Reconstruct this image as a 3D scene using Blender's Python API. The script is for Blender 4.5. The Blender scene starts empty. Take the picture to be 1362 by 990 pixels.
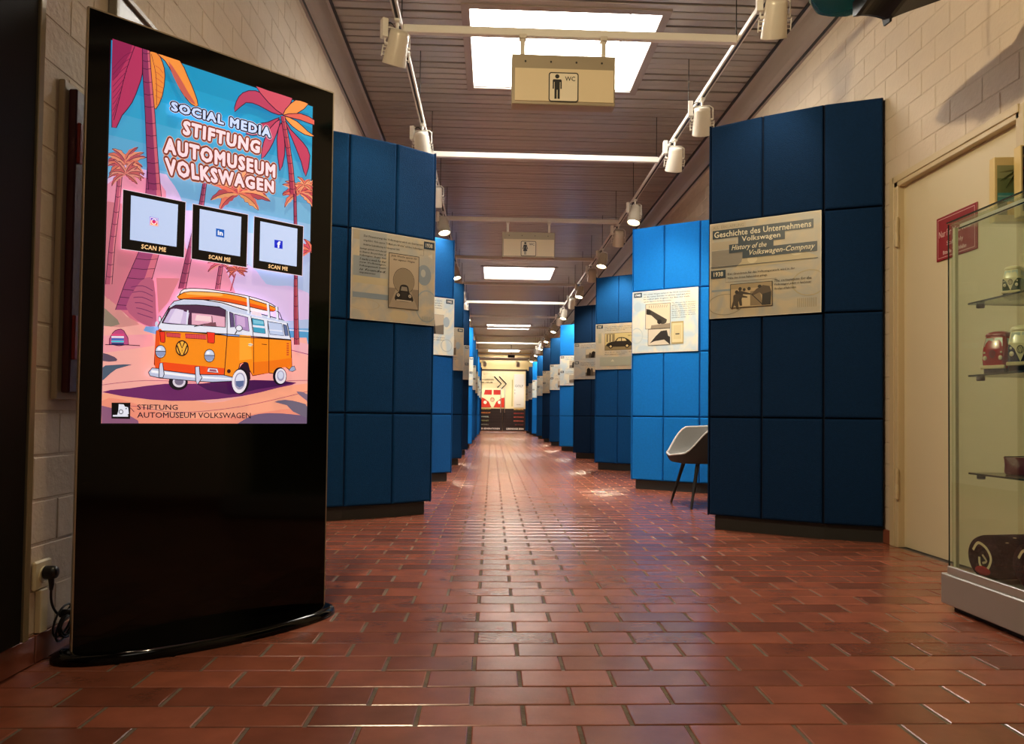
import bpy, bmesh, math, random
from mathutils import Vector, Matrix
random.seed(7)
PI = math.pi
sc = bpy.context.scene
COL = sc.collection

# ------------------------------------------------------------------ camera
cam_d = bpy.data.cameras.new('camera')
cam = bpy.data.objects.new('camera', cam_d); COL.objects.link(cam)
YAW, PITCH, ROLL = .0408, .0257, .0118
fw = Vector((math.sin(YAW)*math.cos(PITCH), math.cos(YAW)*math.cos(PITCH), math.sin(PITCH)))
r0 = Vector((math.cos(YAW), -math.sin(YAW), 0)); u0 = r0.cross(fw)
cr = r0*math.cos(ROLL)+u0*math.sin(ROLL); cu = -r0*math.sin(ROLL)+u0*math.cos(ROLL)
m = Matrix((cr, cu, -fw)).transposed().to_4x4(); m.translation = (0, 0, .71)
cam.matrix_world = m
cam_d.sensor_fit = 'HORIZONTAL'; cam_d.sensor_width = 36.0
cam_d.lens = 1005.0*36.0/1362.0
cam_d.shift_x = -15.0/1362.0; cam_d.shift_y = 32.5/1362.0
cam_d.clip_start = .05; cam_d.clip_end = 200
sc.camera = cam

# ------------------------------------------------------------------ world and exposure
w = bpy.data.worlds.new('world'); sc.world = w; w.use_nodes = True
w.node_tree.nodes['Background'].inputs[0].default_value = (.75, .85, 1, 1)
w.node_tree.nodes['Background'].inputs[1].default_value = .6
sc.view_settings.view_transform = 'Standard'; sc.view_settings.look = 'None'
sc.view_settings.exposure = 0.0; sc.view_settings.gamma = 1.0

SKY_STRENGTH = 20.0        # daylight coming through the acrylic skylight panes
SPOT_WATT = 250.0          # track lamps
def lobby_lamp(name, loc, target, watt, size, col):
    l = bpy.data.lights.new(name, 'AREA'); l.energy = watt; l.shape = 'DISK'; l.size = size; l.color = col
    o = bpy.data.objects.new(name, l); COL.objects.link(o); o.location = loc
    o.rotation_euler = (Vector(target)-Vector(loc)).to_track_quat('-Z', 'Y').to_euler()
    return o
lobby_lamp('lobby_ceiling_lamp', (.7, -.7, 3.55), (.8, -.2, 0), 9, 1.3, (1, .88, .72))
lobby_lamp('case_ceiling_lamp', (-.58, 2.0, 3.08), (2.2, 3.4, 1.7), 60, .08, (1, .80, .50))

# ------------------------------------------------------------------ materials
def lin(h):
    h = h.lstrip('#'); o = []
    for i in (0, 2, 4):
        c = int(h[i:i+2], 16)/255
        o.append(c/12.92 if c <= .04045 else ((c+.055)/1.055)**2.4)
    return (*o, 1)
MATS = {}
def mat(name, col, rough=.5, metal=0., bump=None, var=None, emit=0., coat=0., spec=.5, sheen=0., tone=False):
    """bump=(scale, strength); var=(scale, amount) gentle colour variation; tone=True reads the per-piece 'tone' attribute"""
    if name in MATS: return MATS[name]
    mt = bpy.data.materials.new(name); mt.use_nodes = True; MATS[name] = mt
    nt = mt.node_tree; b = nt.nodes['Principled BSDF']
    c = lin(col) if isinstance(col, str) else col
    b.inputs['Base Color'].default_value = c
    b.inputs['Roughness'].default_value = rough; b.inputs['Metallic'].default_value = metal
    b.inputs['Specular IOR Level'].default_value = spec
    if coat: b.inputs['Coat Weight'].default_value = coat; b.inputs['Coat Roughness'].default_value = .03
    if sheen: b.inputs['Sheen Weight'].default_value = sheen
    if emit:
        b.inputs['Emission Color'].default_value = c; b.inputs['Emission Strength'].default_value = emit
    tc = nt.nodes.new('ShaderNodeTexCoord')
    geo = nt.nodes.new('ShaderNodeNewGeometry')
    if var or tone:
        hs = nt.nodes.new('ShaderNodeHueSaturation'); hs.inputs['Color'].default_value = c
        if tone:
            at = nt.nodes.new('ShaderNodeAttribute'); at.attribute_name = 'tone'
            src = at.outputs['Fac']
        if var:
            nz = nt.nodes.new('ShaderNodeTexNoise'); nz.inputs['Scale'].default_value = var[0]; nz.inputs['Detail'].default_value = 4
            nt.links.new(geo.outputs['Position'], nz.inputs['Vector'])
            mr = nt.nodes.new('ShaderNodeMapRange'); mr.inputs[1].default_value = .3; mr.inputs[2].default_value = .7
            mr.inputs[3].default_value = 1-var[1]; mr.inputs[4].default_value = 1+var[1]
            nt.links.new(nz.outputs['Fac'], mr.inputs[0]); val = mr.outputs[0]
            if tone:
                mu = nt.nodes.new('ShaderNodeMath'); mu.operation = 'MULTIPLY'
                nt.links.new(src, mu.inputs[0]); nt.links.new(val, mu.inputs[1]); val = mu.outputs[0]
        else: val = src
        nt.links.new(val, hs.inputs['Value']); nt.links.new(hs.outputs[0], b.inputs['Base Color'])
    if bump:
        nz = nt.nodes.new('ShaderNodeTexNoise'); nz.inputs['Scale'].default_value = bump[0]; nz.inputs['Detail'].default_value = 5
        nt.links.new(geo.outputs['Position'], nz.inputs['Vector'])
        bp = nt.nodes.new('ShaderNodeBump'); bp.inputs['Strength'].default_value = bump[1]; bp.inputs['Distance'].default_value = .01
        nt.links.new(nz.outputs['Fac'], bp.inputs['Height']); nt.links.new(bp.outputs[0], b.inputs['Normal'])
    return mt
def glass(name, tint=(.92, .97, .93, 1), rough=0., refl=.10):
    if name in MATS: return MATS[name]
    mt = bpy.data.materials.new(name); mt.use_nodes = True; MATS[name] = mt
    nt = mt.node_tree; nt.nodes.clear()
    o = nt.nodes.new('ShaderNodeOutputMaterial'); mx = nt.nodes.new('ShaderNodeMixShader')
    t = nt.nodes.new('ShaderNodeBsdfTransparent'); g = nt.nodes.new('ShaderNodeBsdfGlossy')
    t.inputs[0].default_value = tint; g.inputs['Roughness'].default_value = rough
    f = nt.nodes.new('ShaderNodeFresnel')
    g2 = nt.nodes.new('ShaderNodeNewGeometry'); ma = nt.nodes.new('ShaderNodeMath'); ma.operation = 'MULTIPLY_ADD'
    ma.inputs[1].default_value = 1/1.45-1.45; ma.inputs[2].default_value = 1.45     # thin pane: the same reflection from both sides
    nt.links.new(g2.outputs['Backfacing'], ma.inputs[0]); nt.links.new(ma.outputs[0], f.inputs[0])
    nt.links.new(f.outputs[0], mx.inputs[0]); nt.links.new(t.outputs[0], mx.inputs[1]); nt.links.new(g.outputs[0], mx.inputs[2])
    nt.links.new(mx.outputs[0], o.inputs[0]); return mt

M_TILE = mat('terracotta_tile', '#955641', .235, bump=(60, .04), var=(9, .14), tone=True, spec=.95)
M_GROUT = mat('grout', '#6f6252', .9, bump=(80, .4), var=(14, .25))
M_BRICK = mat('painted_brick', '#d0c0aa', .62, bump=(45, .28), var=(5, .03), tone=True)
M_MORTAR = mat('painted_mortar', '#ccbca6', .75, bump=(60, .3))
M_SLAT = mat('ceiling_slat', '#aaa29a', .34, .25, tone=True)
M_DARK = mat('ceiling_void', '#120e0c', .9)
M_CORN = mat('cornice_metal', '#a89b90', .38, .2)
M_WHITE = mat('white_paint', '#e8e4da', .4)
M_LAMPW = mat('lamp_housing', '#d8d0c0', .35, .1)
M_ALU = mat('brushed_aluminium', '#b8b6b0', .35, .7, bump=(200, .05))
M_BLACK = mat('black_gloss', '#040404', .07, spec=.3)
M_BLACKM = mat('black_matt', '#111112', .55)
M_RUBBER = mat('black_cable', '#0a0a0b', .35)
M_PLINTH = mat('plinth_dark', '#262624', .6)
M_DEEP = mat('deep_blue_fabric', '#053f72', .85, bump=(230, .55), var=(60, .08), spec=.2)
M_NAVY = mat('navy_fabric', '#032a52', .85, bump=(230, .55), var=(60, .08), spec=.2)
M_MID = mat('mid_blue_fabric', '#085092', .85, bump=(230, .55), var=(60, .08), spec=.2)
M_BRIGHT = mat('bright_blue_fabric', '#0a74ca', .85, bump=(230, .55), var=(60, .06), spec=.2)
M_CREAM = mat('cream_door_paint', '#d6c9a6', .5, bump=(90, .04))
M_GLASS = glass('clear_glass'); M_GLASSE = mat('glass_edge_dark', '#1c2a28', .15)

# ------------------------------------------------------------------ mesh helpers
class MB:
    def __init__(s): s.v, s.f, s.m, s.sm = [], [], [], []
    def add(s, vs, fs, mi=0, smooth=False):
        o = len(s.v); s.v += [tuple(v) for v in vs]
        for f in fs: s.f.append([i+o for i in f]); s.m.append(mi); s.sm.append(smooth)
    def box(s, x0, x1, y0, y1, z0, z1, mi=0, M=None):
        vs = [Vector((x, y, z)) for z in (z0, z1) for y in (y0, y1) for x in (x0, x1)]
        if M: vs = [M @ v for v in vs]
        s.add(vs, [(0, 2, 3, 1), (4, 5, 7, 6), (0, 1, 5, 4), (2, 6, 7, 3), (0, 4, 6, 2), (1, 3, 7, 5)], mi)
    def cbox(s, x0, x1, y0, y1, z0, z1, c, mi=0, M=None):
        """box with all edges chamfered by c"""
        bm = bmesh.new(); bmesh.ops.create_cube(bm, size=1)
        for v in bm.verts: v.co = Vector(((x0+x1)/2+v.co.x*(x1-x0), (y0+y1)/2+v.co.y*(y1-y0), (z0+z1)/2+v.co.z*(z1-z0)))
        bmesh.ops.bevel(bm, geom=bm.edges[:], offset=c, segments=1, affect='EDGES', profile=.5)
        s.bm(bm, mi, M)
    def bm(s, bm, mi=0, M=None, smooth=False):
        bm.verts.index_update()
        vs = [(M @ v.co) if M else v.co.copy() for v in bm.verts]
        s.add(vs, [[v.index for v in f.verts] for f in bm.faces], mi, smooth); bm.free()
    def rings(s, rings, mi=0, cap=True, smooth=True, closed=True):
        """skin a list of equal-length rings of points"""
        n = len(rings[0]); vs = [p for r in rings for p in r]; fs = []
        for i in range(len(rings)-1):
            for j in range(n if closed else n-1):
                k = (j+1) % n; fs.append((i*n+j, i*n+k, (i+1)*n+k, (i+1)*n+j))
        s.add(vs, fs, mi, smooth)
        if cap:
            s.add(rings[0], [list(range(n))[::-1]], mi); s.add(rings[-1], [list(range(n))], mi)
    def tube(s, pts, r, n=8, mi=0, cap=True, r1=None):
        pts = [Vector(p) for p in pts]; rs = []; up = None
        for i, p in enumerate(pts):
            d = (pts[min(i+1, len(pts)-1)]-pts[max(i-1, 0)]).normalized()
            if up is None:
                up = Vector((0, 0, 1)) if abs(d.z) < .9 else Vector((1, 0, 0))
            a = d.cross(up).normalized(); b = a.cross(d).normalized(); up = b
            rr = r if r1 is None else r+(r1-r)*i/(len(pts)-1)
            rs.append([p+(a*math.cos(t)+b*math.sin(t))*rr for t in [2*PI*k/n for k in range(n)]])
        s.rings(rs, mi, cap)
    def lathe(s, prof, M=None, n=20, mi=0, cap=True):
        """prof: list of (radius, z)"""
        rs = []
        for r, z in prof:
            ring = [Vector((r*math.cos(2*PI*k/n), r*math.sin(2*PI*k/n), z)) for k in range(n)]
            rs.append([M @ p for p in ring] if M else ring)
        s.rings(rs, mi, cap)
    def mesh(s, name, mats, tone=None):
        me = bpy.data.meshes.new(name); me.from_pydata(s.v, [], s.f)
        for x in (mats if isinstance(mats, (list, tuple)) else [mats]): me.materials.append(x)
        me.polygons.foreach_set('material_index', s.m); me.polygons.foreach_set('use_smooth', s.sm)
        if tone is not None:
            a = me.attributes.new('tone', 'FLOAT', 'FACE')
            a.data.foreach_set('value', tone if isinstance(tone, list) else [tone]*len(s.f))
        me.update(); return me
    def build(s, name, mats, parent=None, tone=None):
        return link(name, s.mesh(name, mats, tone), parent)
def link(name, me, parent=None):
    o = bpy.data.objects.new(name, me); COL.objects.link(o)
    if parent: o.parent = parent
    return o
def tag(o, label=None, cat=None, group=None, kind=None):
    if label: o['label'] = label
    if cat: o['category'] = cat
    if group: o['group'] = group
    if kind: o['kind'] = kind
    return o
def thing(name, label, cat, loc=(0, 0, 0), rz=0., group=None):
    o = bpy.data.objects.new(name, None); COL.objects.link(o); o.location = loc; o.rotation_euler = (0, 0, rz)
    o.empty_display_size = .1
    return tag(o, label, cat, group)
def kids(o): return [c for c in bpy.data.objects if c.parent == o]
def copy_tree(o, parent=None):
    c = o.copy(); COL.objects.link(c)
    if parent: c.parent = parent
    for ch in CH.get(o.name, []): copy_tree(ch, c)
    return c
CH = {}
def remember(o):
    CH[o.name] = kids(o)
    for c in CH[o.name]: remember(c)

# ------------------------------------------------------------------ flat print (posters, screen, signs)
_glyph = {}
def text_mesh(s, bold=0., shear=0., res=2, space=None):
    k = (s, bold, shear, res, space)
    if k not in _glyph:
        cu_ = bpy.data.curves.new('t', 'FONT'); cu_.body = s; cu_.offset = bold; cu_.shear = shear; cu_.resolution_u = res
        cu_.fill_mode = 'FRONT'
        cu_.space_character = space if space else 1+bold*1.6
        ob = bpy.data.objects.new('t', cu_); COL.objects.link(ob)
        dg = bpy.context.evaluated_depsgraph_get(); dg.update()
        me = ob.evaluated_get(dg).to_mesh()
        vs = [(v.co.x, v.co.y) for v in me.vertices]; fs = [list(p.vertices) for p in me.polygons]
        ob.evaluated_get(dg).to_mesh_clear(); bpy.data.objects.remove(ob); bpy.data.curves.remove(cu_)
        _glyph[k] = (vs, fs)
    return _glyph[k]
def spline(pts, n=5, closed=True):
    out = []; L = len(pts)
    rng = range(L) if closed else range(L-1)
    for i in rng:
        g = lambda j: pts[j % L] if closed else pts[max(0, min(L-1, j))]
        p0, p1, p2, p3 = g(i-1), g(i), g(i+1), g(i+2)
        for k in range(n):
            t = k/n
            out.append(tuple(.5*(2*p1[a]+(p2[a]-p0[a])*t+(2*p0[a]-5*p1[a]+4*p2[a]-p3[a])*t*t+(3*p1[a]-p0[a]-3*p2[a]+p3[a])*t**3) for a in (0, 1)))
    if not closed: out.append(tuple(pts[-1]))
    return out
def homog(src, dst):
    """homography from four src points to four dst points -> function"""
    A = []; B = []
    for (x, y), (u, v) in zip(src, dst):
        A.append([x, y, 1, 0, 0, 0, -u*x, -u*y]); B.append(u)
        A.append([0, 0, 0, x, y, 1, -v*x, -v*y]); B.append(v)
    n = 8
    for i in range(n):
        p = max(range(i, n), key=lambda r: abs(A[r][i])); A[i], A[p] = A[p], A[i]; B[i], B[p] = B[p], B[i]
        for r in range(n):
            if r != i:
                f = A[r][i]/A[i][i]
                if f:
                    A[r] = [a-f*b for a, b in zip(A[r], A[i])]; B[r] -= f*B[i]
    h = [B[i]/A[i][i] for i in range(n)]
    def fn(p):
        d = h[6]*p[0]+h[7]*p[1]+1
        return ((h[0]*p[0]+h[1]*p[1]+h[2])/d, (h[3]*p[0]+h[4]*p[1]+h[5])/d)
    return fn
class Art:
    """flat coloured shapes laid over one another on a board; (a,b) are metres on the board"""
    def __init__(s, origin, ux, n, emis=0., step=.00006, conv=None, rough=.5):
        s.o = Vector(origin); s.ux = Vector(ux).normalized(); s.n = Vector(n).normalized(); s.uz = Vector((0, 0, 1))
        s.mb = MB(); s.mats = []; s.ix = {}; s.k = 0; s.emis = emis; s.step = step; s.conv = conv or (lambda p: p); s.rough = rough
    def mi(s, c):
        if c not in s.ix:
            key = ('ink_glow_' if s.emis else 'ink_')+(c if isinstance(c, str) else c.name)
            mm = c if not isinstance(c, str) else (mat(key, c, .12, emit=s.emis) if s.emis else mat(key+'_%d' % int(s.rough*100), c, s.rough))
            s.ix[c] = len(s.mats); s.mats.append(mm)
        return s.ix[c]
    def P(s, p):
        q = s.conv(p); return s.o+s.ux*q[0]+s.uz*q[1]+s.n*(s.k*s.step)
    def raw(s, pts, c):                                  # metric polygon
        s.k += 1; vs = [s.o+s.ux*a+s.uz*b+s.n*(s.k*s.step) for a, b in pts]
        s.mb.add(vs, [list(range(len(vs)))], s.mi(c))
    def poly(s, pts, c, smooth=0):
        if smooth: pts = spline(pts, smooth)
        s.k += 1; vs = [s.P(p) for p in pts]
        s.mb.add(vs, [list(range(len(vs)))], s.mi(c))
    def rect(s, x0, y0, x1, y1, c): s.poly([(x0, y0), (x1, y0), (x1, y1), (x0, y1)], c)
    def ell(s, cx, cy, rx, ry, c, n=20, rot=0.):
        s.poly([(cx+rx*math.cos(t)*math.cos(rot)-ry*math.sin(t)*math.sin(rot), cy+rx*math.cos(t)*math.sin(rot)+ry*math.sin(t)*math.cos(rot)) for t in [2*PI*i/n for i in range(n)]], c)
    def ring(s, cx, cy, rx, ry, w_, c, n=24):
        s.k += 1; vs = []; fs = []
        for i in range(n):
            t = 2*PI*i/n
            vs += [s.P((cx+rx*math.cos(t), cy+ry*math.sin(t))), s.P((cx+(rx-w_)*math.cos(t), cy+(ry-w_*ry/rx)*math.sin(t)))]
        for i in range(n): j = (i+1) % n; fs.append((2*i, 2*i+1, 2*j+1, 2*j))
        s.mb.add(vs, fs, s.mi(c))
    def line(s, pts, w_, c, smooth=0, closed=False, taper=False):
        if smooth: pts = spline(pts, smooth, closed)
        if closed: pts = list(pts)+[pts[0]]
        s.k += 1; vs = []; fs = []; L = len(pts)
        for i, p in enumerate(pts):
            a, b = pts[max(i-1, 0)], pts[min(i+1, L-1)]
            dx, dy = b[0]-a[0], b[1]-a[1]; l = math.hypot(dx, dy) or 1
            ww = w_*(1-.85*i/(L-1)) if taper else w_
            vs += [s.P((p[0]-dy/l*ww/2, p[1]+dx/l*ww/2)), s.P((p[0]+dy/l*ww/2, p[1]-dx/l*ww/2))]
        for i in range(L-1): fs.append((2*i, 2*i+1, 2*i+3, 2*i+2))
        s.mb.add(vs, fs, s.mi(c))
    def outl(s, pts, fill, w_, c, smooth=0):
        s.poly(pts, fill, smooth); s.line(pts, w_, c, smooth, True)
    def text(s, string, box, c, bold=0., shear=0., quad=False, res=2, fat=0., space=None):
        """box=(x0,y0,x1,y1) in conv space, or quad=True: four corners TL,TR,BR,BL in conv space.  y0 is the TOP edge"""
        vs, fs = text_mesh(string, bold, shear, res, space)
        ref = vs
        xs = [v[0] for v in ref]; ys = [v[1] for v in ref]; ax, bx, ay, by = min(xs), max(xs), min(ys), max(ys)
        if not quad: x0, y0, x1, y1 = box; q = [(x0, y0), (x1, y0), (x1, y1), (x0, y1)]
        else: q = box
        Q = [s.conv(p) for p in q]
        n_ = 0 if not fat else (8 if fat < .05 else 14)
        sh_ = [(0, 0)]+[(fat*math.cos(2*PI*i/n_), fat*math.sin(2*PI*i/n_)) for i in range(n_)]
        if fat: sh_ += [(a_*.5, b_*.5) for a_, b_ in sh_[1:]]
        for dx_, dy_ in sh_: s._stamp(Q, vs, fs, ax, bx, ay, by, dx_, dy_, c)
    def _stamp(s, Q, vs, fs, ax, bx, ay, by, dx_, dy_, c):
        s.k += .34; out = []
        for v in vs:
            u = (v[0]+dx_-ax)/(bx-ax); t = (v[1]+dy_-ay)/(by-ay)
            tp = (Q[0][0]+(Q[1][0]-Q[0][0])*u, Q[0][1]+(Q[1][1]-Q[0][1])*u)
            bt = (Q[3][0]+(Q[2][0]-Q[3][0])*u, Q[3][1]+(Q[2][1]-Q[3][1])*u)
            p = (bt[0]+(tp[0]-bt[0])*t, bt[1]+(tp[1]-bt[1])*t)
            out.append(s.o+s.ux*p[0]+s.uz*p[1]+s.n*(s.k*s.step))
        s.mb.add(out, fs, s.mi(c))
    def build(s, name, parent=None): return s.mb.build(name, s.mats, parent)

# ================================================================== SETTING
XL, XR, ZC, YB, YE = -1.28, 2.28, 3.62, -3.0, 34.8
TX, TY = .25, .125

# ---- floor: grout bed, single tiles near the camera, the rest as one mesh
fl = MB(); fl.box(XL-.1, XR+.1, YB, YE, -.08, -.003)
floor = tag(fl.build('floor', M_GROUT), 'red-brown terracotta tile floor in running bond with grey joints', kind='structure')
def tile_geo(mb, x0, x1, y0, y1, top=0., c=.003, bot=-.004):
    vs = [(x0, y0, bot), (x1, y0, bot), (x1, y1, bot), (x0, y1, bot), (x0+.0005, y0+.0005, top-c*.5), (x1-.0005, y0+.0005, top-c*.5), (x1-.0005, y1-.0005, top-c*.5), (x0+.0005, y1-.0005, top-c*.5),
          (x0+c, y0+c, top), (x1-c, y0+c, top), (x1-c, y1-c, top), (x0+c, y1-c, top)]
    fs = [(8, 9, 10, 11)]
    for a in range(4):
        b = (a+1) % 4; fs += [(a, b, 4+b, 4+a), (4+a, 4+b, 8+b, 8+a)]
    mb.add(vs, fs)
variants = []
for k in range(12):
    mb = MB(); tile_geo(mb, -.1205, .1205, -.0600, .0600)
    variants.append(mb.mesh('tile', M_TILE, .72+.045*k))
stuffm = MB(); tones = []; ntile = 0
for r in range(int(YB/TY), int(YE/TY)+1):
    off = .083 if r % 2 == 0 else -.042
    y = (r+.5)*TY
    c0 = int(math.floor((XL-off)/TX))
    for c in range(c0, c0+17):
        xa = off+c*TX; xb = xa+TX
        a, b = max(xa, XL), min(xb, XR)
        if b-a < .03: continue
        inview = y > 1.6 and abs((xa+TX/2)-.04*y) < .72*y+.2
        if inview and ntile < 300 and a == xa and b == xb:
            o = link('tile', random.choice(variants), floor)
            o.location = (xa+TX/2, y, random.uniform(-.0006, .0006)); o.rotation_euler = (random.gauss(0, .0012), random.gauss(0, .0008), random.gauss(0, .0015)); ntile += 1
        else:
            n0 = len(stuffm.f); tile_geo(stuffm, a+.0045, b-.0045, y-.0600, y+.0600, random.uniform(-.0006, .0006))
            t = random.uniform(.72, 1.22); tones += [t]*(len(stuffm.f)-n0)
tag(stuffm.build('tiles', M_TILE, floor, tones), kind='stuff')

# ---- brick walls
BL, BH = .25, .125
def brick_geo(mb, X, s, y0, y1, z0, z1, d=.0018, c=.003):
    """brick face on the plane x=X, facing direction s (+1: towards +x)"""
    x0, x1, x2 = X-s*.003, X+s*(d-c*.5), X+s*d
    vs = [(x0, y0, z0), (x0, y1, z0), (x0, y1, z1), (x0, y0, z1)]
    vs += [(x1, y0+.001, z0+.001), (x1, y1-.001, z0+.001), (x1, y1-.001, z1-.001), (x1, y0+.001, z1-.001)]
    vs += [(x2, y0+c, z0+c), (x2, y1-c, z0+c), (x2, y1-c, z1-c), (x2, y0+c, z1-c)]
    fs = [(8, 9, 10, 11)]
    for a in range(4):
        b = (a+1) % 4; fs += [(a, b, 4+b, 4+a), (4+a, 4+b, 8+b, 8+a)]
    mb.add(vs, fs if s > 0 else [f[::-1] for f in fs])
def brick_wall(name, X, s, y0, y1, single, label, holes=()):
    wm = MB(); t = .15
    segs = [(y0, y1, 0, ZC+.1)]
    for (ha, hb, hz0, hz1) in holes:
        segs = [(y0, ha, 0, ZC+.1), (hb, y1, 0, ZC+.1), (ha, hb, hz1, ZC+.1)]
    for (a, b, za, zb) in segs: wm.box(min(X, X-s*t), max(X, X-s*t), a, b, za, zb)
    wall = tag(wm.build(name, M_MORTAR), label, kind='structure')
    var_ = []
    for k in range(6):
        mb = MB(); brick_geo(mb, 0, s, -BL/2+.003, BL/2-.003, -BH/2+.003, BH/2-.003); var_.append(mb.mesh('brick', M_BRICK, .975+.01*k))
    st = MB(); tn = []; cnt = 0
    rows = int(ZC/BH)
    for r in range(rows):
        za = .08+r*BH; zb = min(za+BH, ZC)
        off = (r % 2)*BL/2+.04
        for c in range(int((y0-off)/BL)-1, int((y1-off)/BL)+1):
            ya, yb = off+c*BL, off+c*BL+BL
            ya, yb = max(ya, y0), min(yb, y1)
            pieces = [(ya, yb)]
            for (ha, hb, hz0, hz1) in holes:
                if za < hz1-.02 and zb > hz0:
                    pieces = [(ya, min(yb, ha)), (max(ya, hb), yb)]
            for (pa, pb) in pieces:
                if pb-pa < .03: continue
                full = abs(pb-pa-BL) < 1e-6 and zb-za > BH-.001
                if full and cnt < 296 and single((pa+pb)/2, (za+zb)/2):
                    o = link('brick', random.choice(var_), wall)
                    o.location = (X+random.uniform(-.0006, .0006), (pa+pb)/2, (za+zb)/2); o.rotation_euler = (random.gauss(0, .003), random.gauss(0, .004), random.gauss(0, .004)); cnt += 1
                else:
                    n0 = len(st.f); brick_geo(st, X, s, pa+.003, pb-.003, za+.003, zb-.003, .0026); t_ = random.uniform(.98, 1.02); tn += [t_]*(len(st.f)-n0)
    tag(st.build('bricks', M_BRICK, wall, tn), kind='stuff')
    return wall
brick_wall('wall_left', XL, 1, YB, YE, lambda y, z: (2.0 < y < 2.5) or (2.4 < y < 6.2 and z > 1.5+.12*y), 'cream painted brick wall behind the tall black screen totem')
wall_r = brick_wall('wall_right', XR, -1, YB, YE, lambda y, z: (2.6 < y < 7.6 and z > 2.0), 'cream painted brick wall above the flush door', holes=((3.16, 4.19, 0, 2.06),))
bw = MB(); bw.box(XL-.15, XR+.15, YB-.15, YB, 0, ZC+.1)
tag(bw.build('wall_back', M_BRICK, None, 1.0), 'painted wall closing the hall behind the viewpoint', kind='structure')

# ---- skirting of terracotta tiles
def skirting(name, X, s, spans):
    base = MB(); base.box(min(X, X+s*.006), max(X, X+s*.006), spans[0][0], spans[0][0]+.02, 0, .02)
    o0 = tag(base.build(name, M_GROUT), 'row of terracotta skirting tiles', kind='structure')
    mb = MB(); mb.cbox(min(0, s*.014), max(0, s*.014), -.122, .122, .002, .080, .002); me = mb.mesh('tile', M_TILE, .8)
    st = MB(); n = 0
    for a, b in spans:
        y = a
        while y+.25 <= b:
            if y < 9 and y > 1: o = link('tile', me, o0); o.location = (X, y+.125, 0)
            else: st.box(min(X, X+s*.014), max(X, X+s*.014), y+.003, y+.247, .002, .08); n += 1
            y += .25
        if b-y > .02: st.box(min(X, X+s*.014), max(X, X+s*.014), y+.003, b-.003, .002, .08)
    tag(st.build('tiles', M_TILE, o0, .8), kind='stuff')
skirting('baseboard_left', XL, 1, [(-3.0+.18, YE)])
skirting('baseboard_right', XR, -1, [(-2.9, 3.14), (4.22, YE)])

# ---- ceiling: dark void plate, metal slats, skylights
SKY = [(5.33, 6.63), (14.7, 16.0), (24.05, 25.35), (33.2, 34.4)]
SX0, SX1 = -.2, 1.19
cm = MB()
ys = [YB]+[v for p in SKY for v in p]+[YE]
for i in range(0, len(ys), 2): cm.box(XL-.1, XR+.1, ys[i]+(.02 if i else 0), ys[i+1]-.02, ZC+.035, ZC+.10)
for a, b in SKY: cm.box(XL-.1, SX0-.02, a-.02, b+.02, ZC+.035, ZC+.10); cm.box(SX1+.02, XR+.1, a-.02, b+.02, ZC+.035, ZC+.10)
ceiling = tag(cm.build('ceiling', M_DARK), 'ceiling of narrow brown-grey metal slats running across the hall', kind='structure')
def slat_geo(mb, x0, x1, y0, y1):
    z = ZC
    pr = [(y0, z+.03), (y0+.0005, z+.004), (y0+.004, z), (y1-.004, z), (y1-.0005, z+.004), (y1, z+.03)]
    vs = [(x, y, zz) for x in (x0, x1) for (y, zz) in pr]
    mb.add(vs, [(i, i+1, 7+i, 6+i) for i in range(5)])
smesh = {}
def slat(x0, x1, y, single):
    if single:
        k = (x0, x1, random.randint(0, 5))
        if k not in smesh:
            mb = MB(); slat_geo(mb, x0, x1, -.0425, .0425); smesh[k] = mb.mesh('slat', M_SLAT, .93+.028*k[2])
        o = link('slat', smesh[k], ceiling); o.location = (0, y, random.uniform(-.0006, .0006)); o.rotation_euler = (random.gauss(0, .0015), 0, 0)
    else:
        n0 = len(cst.f); slat_geo(cst, x0, x1, y-.0425, y+.0425); ctn.extend([random.uniform(.93, 1.07)]*(len(cst.f)-n0))
cst = MB(); ctn = []; cnt = 0
y = YB+.05
while y < YE:
    sg = y > 4.6 and cnt < 296
    hit = [s_ for s_ in SKY if s_[0]-.06 < y < s_[1]+.06]
    if hit: slat(XL, SX0-.04, y, sg); slat(SX1+.04, XR, y, sg); cnt += 2 if sg else 0
    else: slat(XL, XR, y, sg); cnt += 1 if sg else 0
    y += .1
tag(cst.build('slats', M_SLAT, ceiling, ctn), kind='stuff')
M_PANE = mat('skylight_pane', (1, .955, .89, 1), .5, emit=SKY_STRENGTH)
M_WELL = mat('skylight_well', '#e4e2de', .5)
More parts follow.
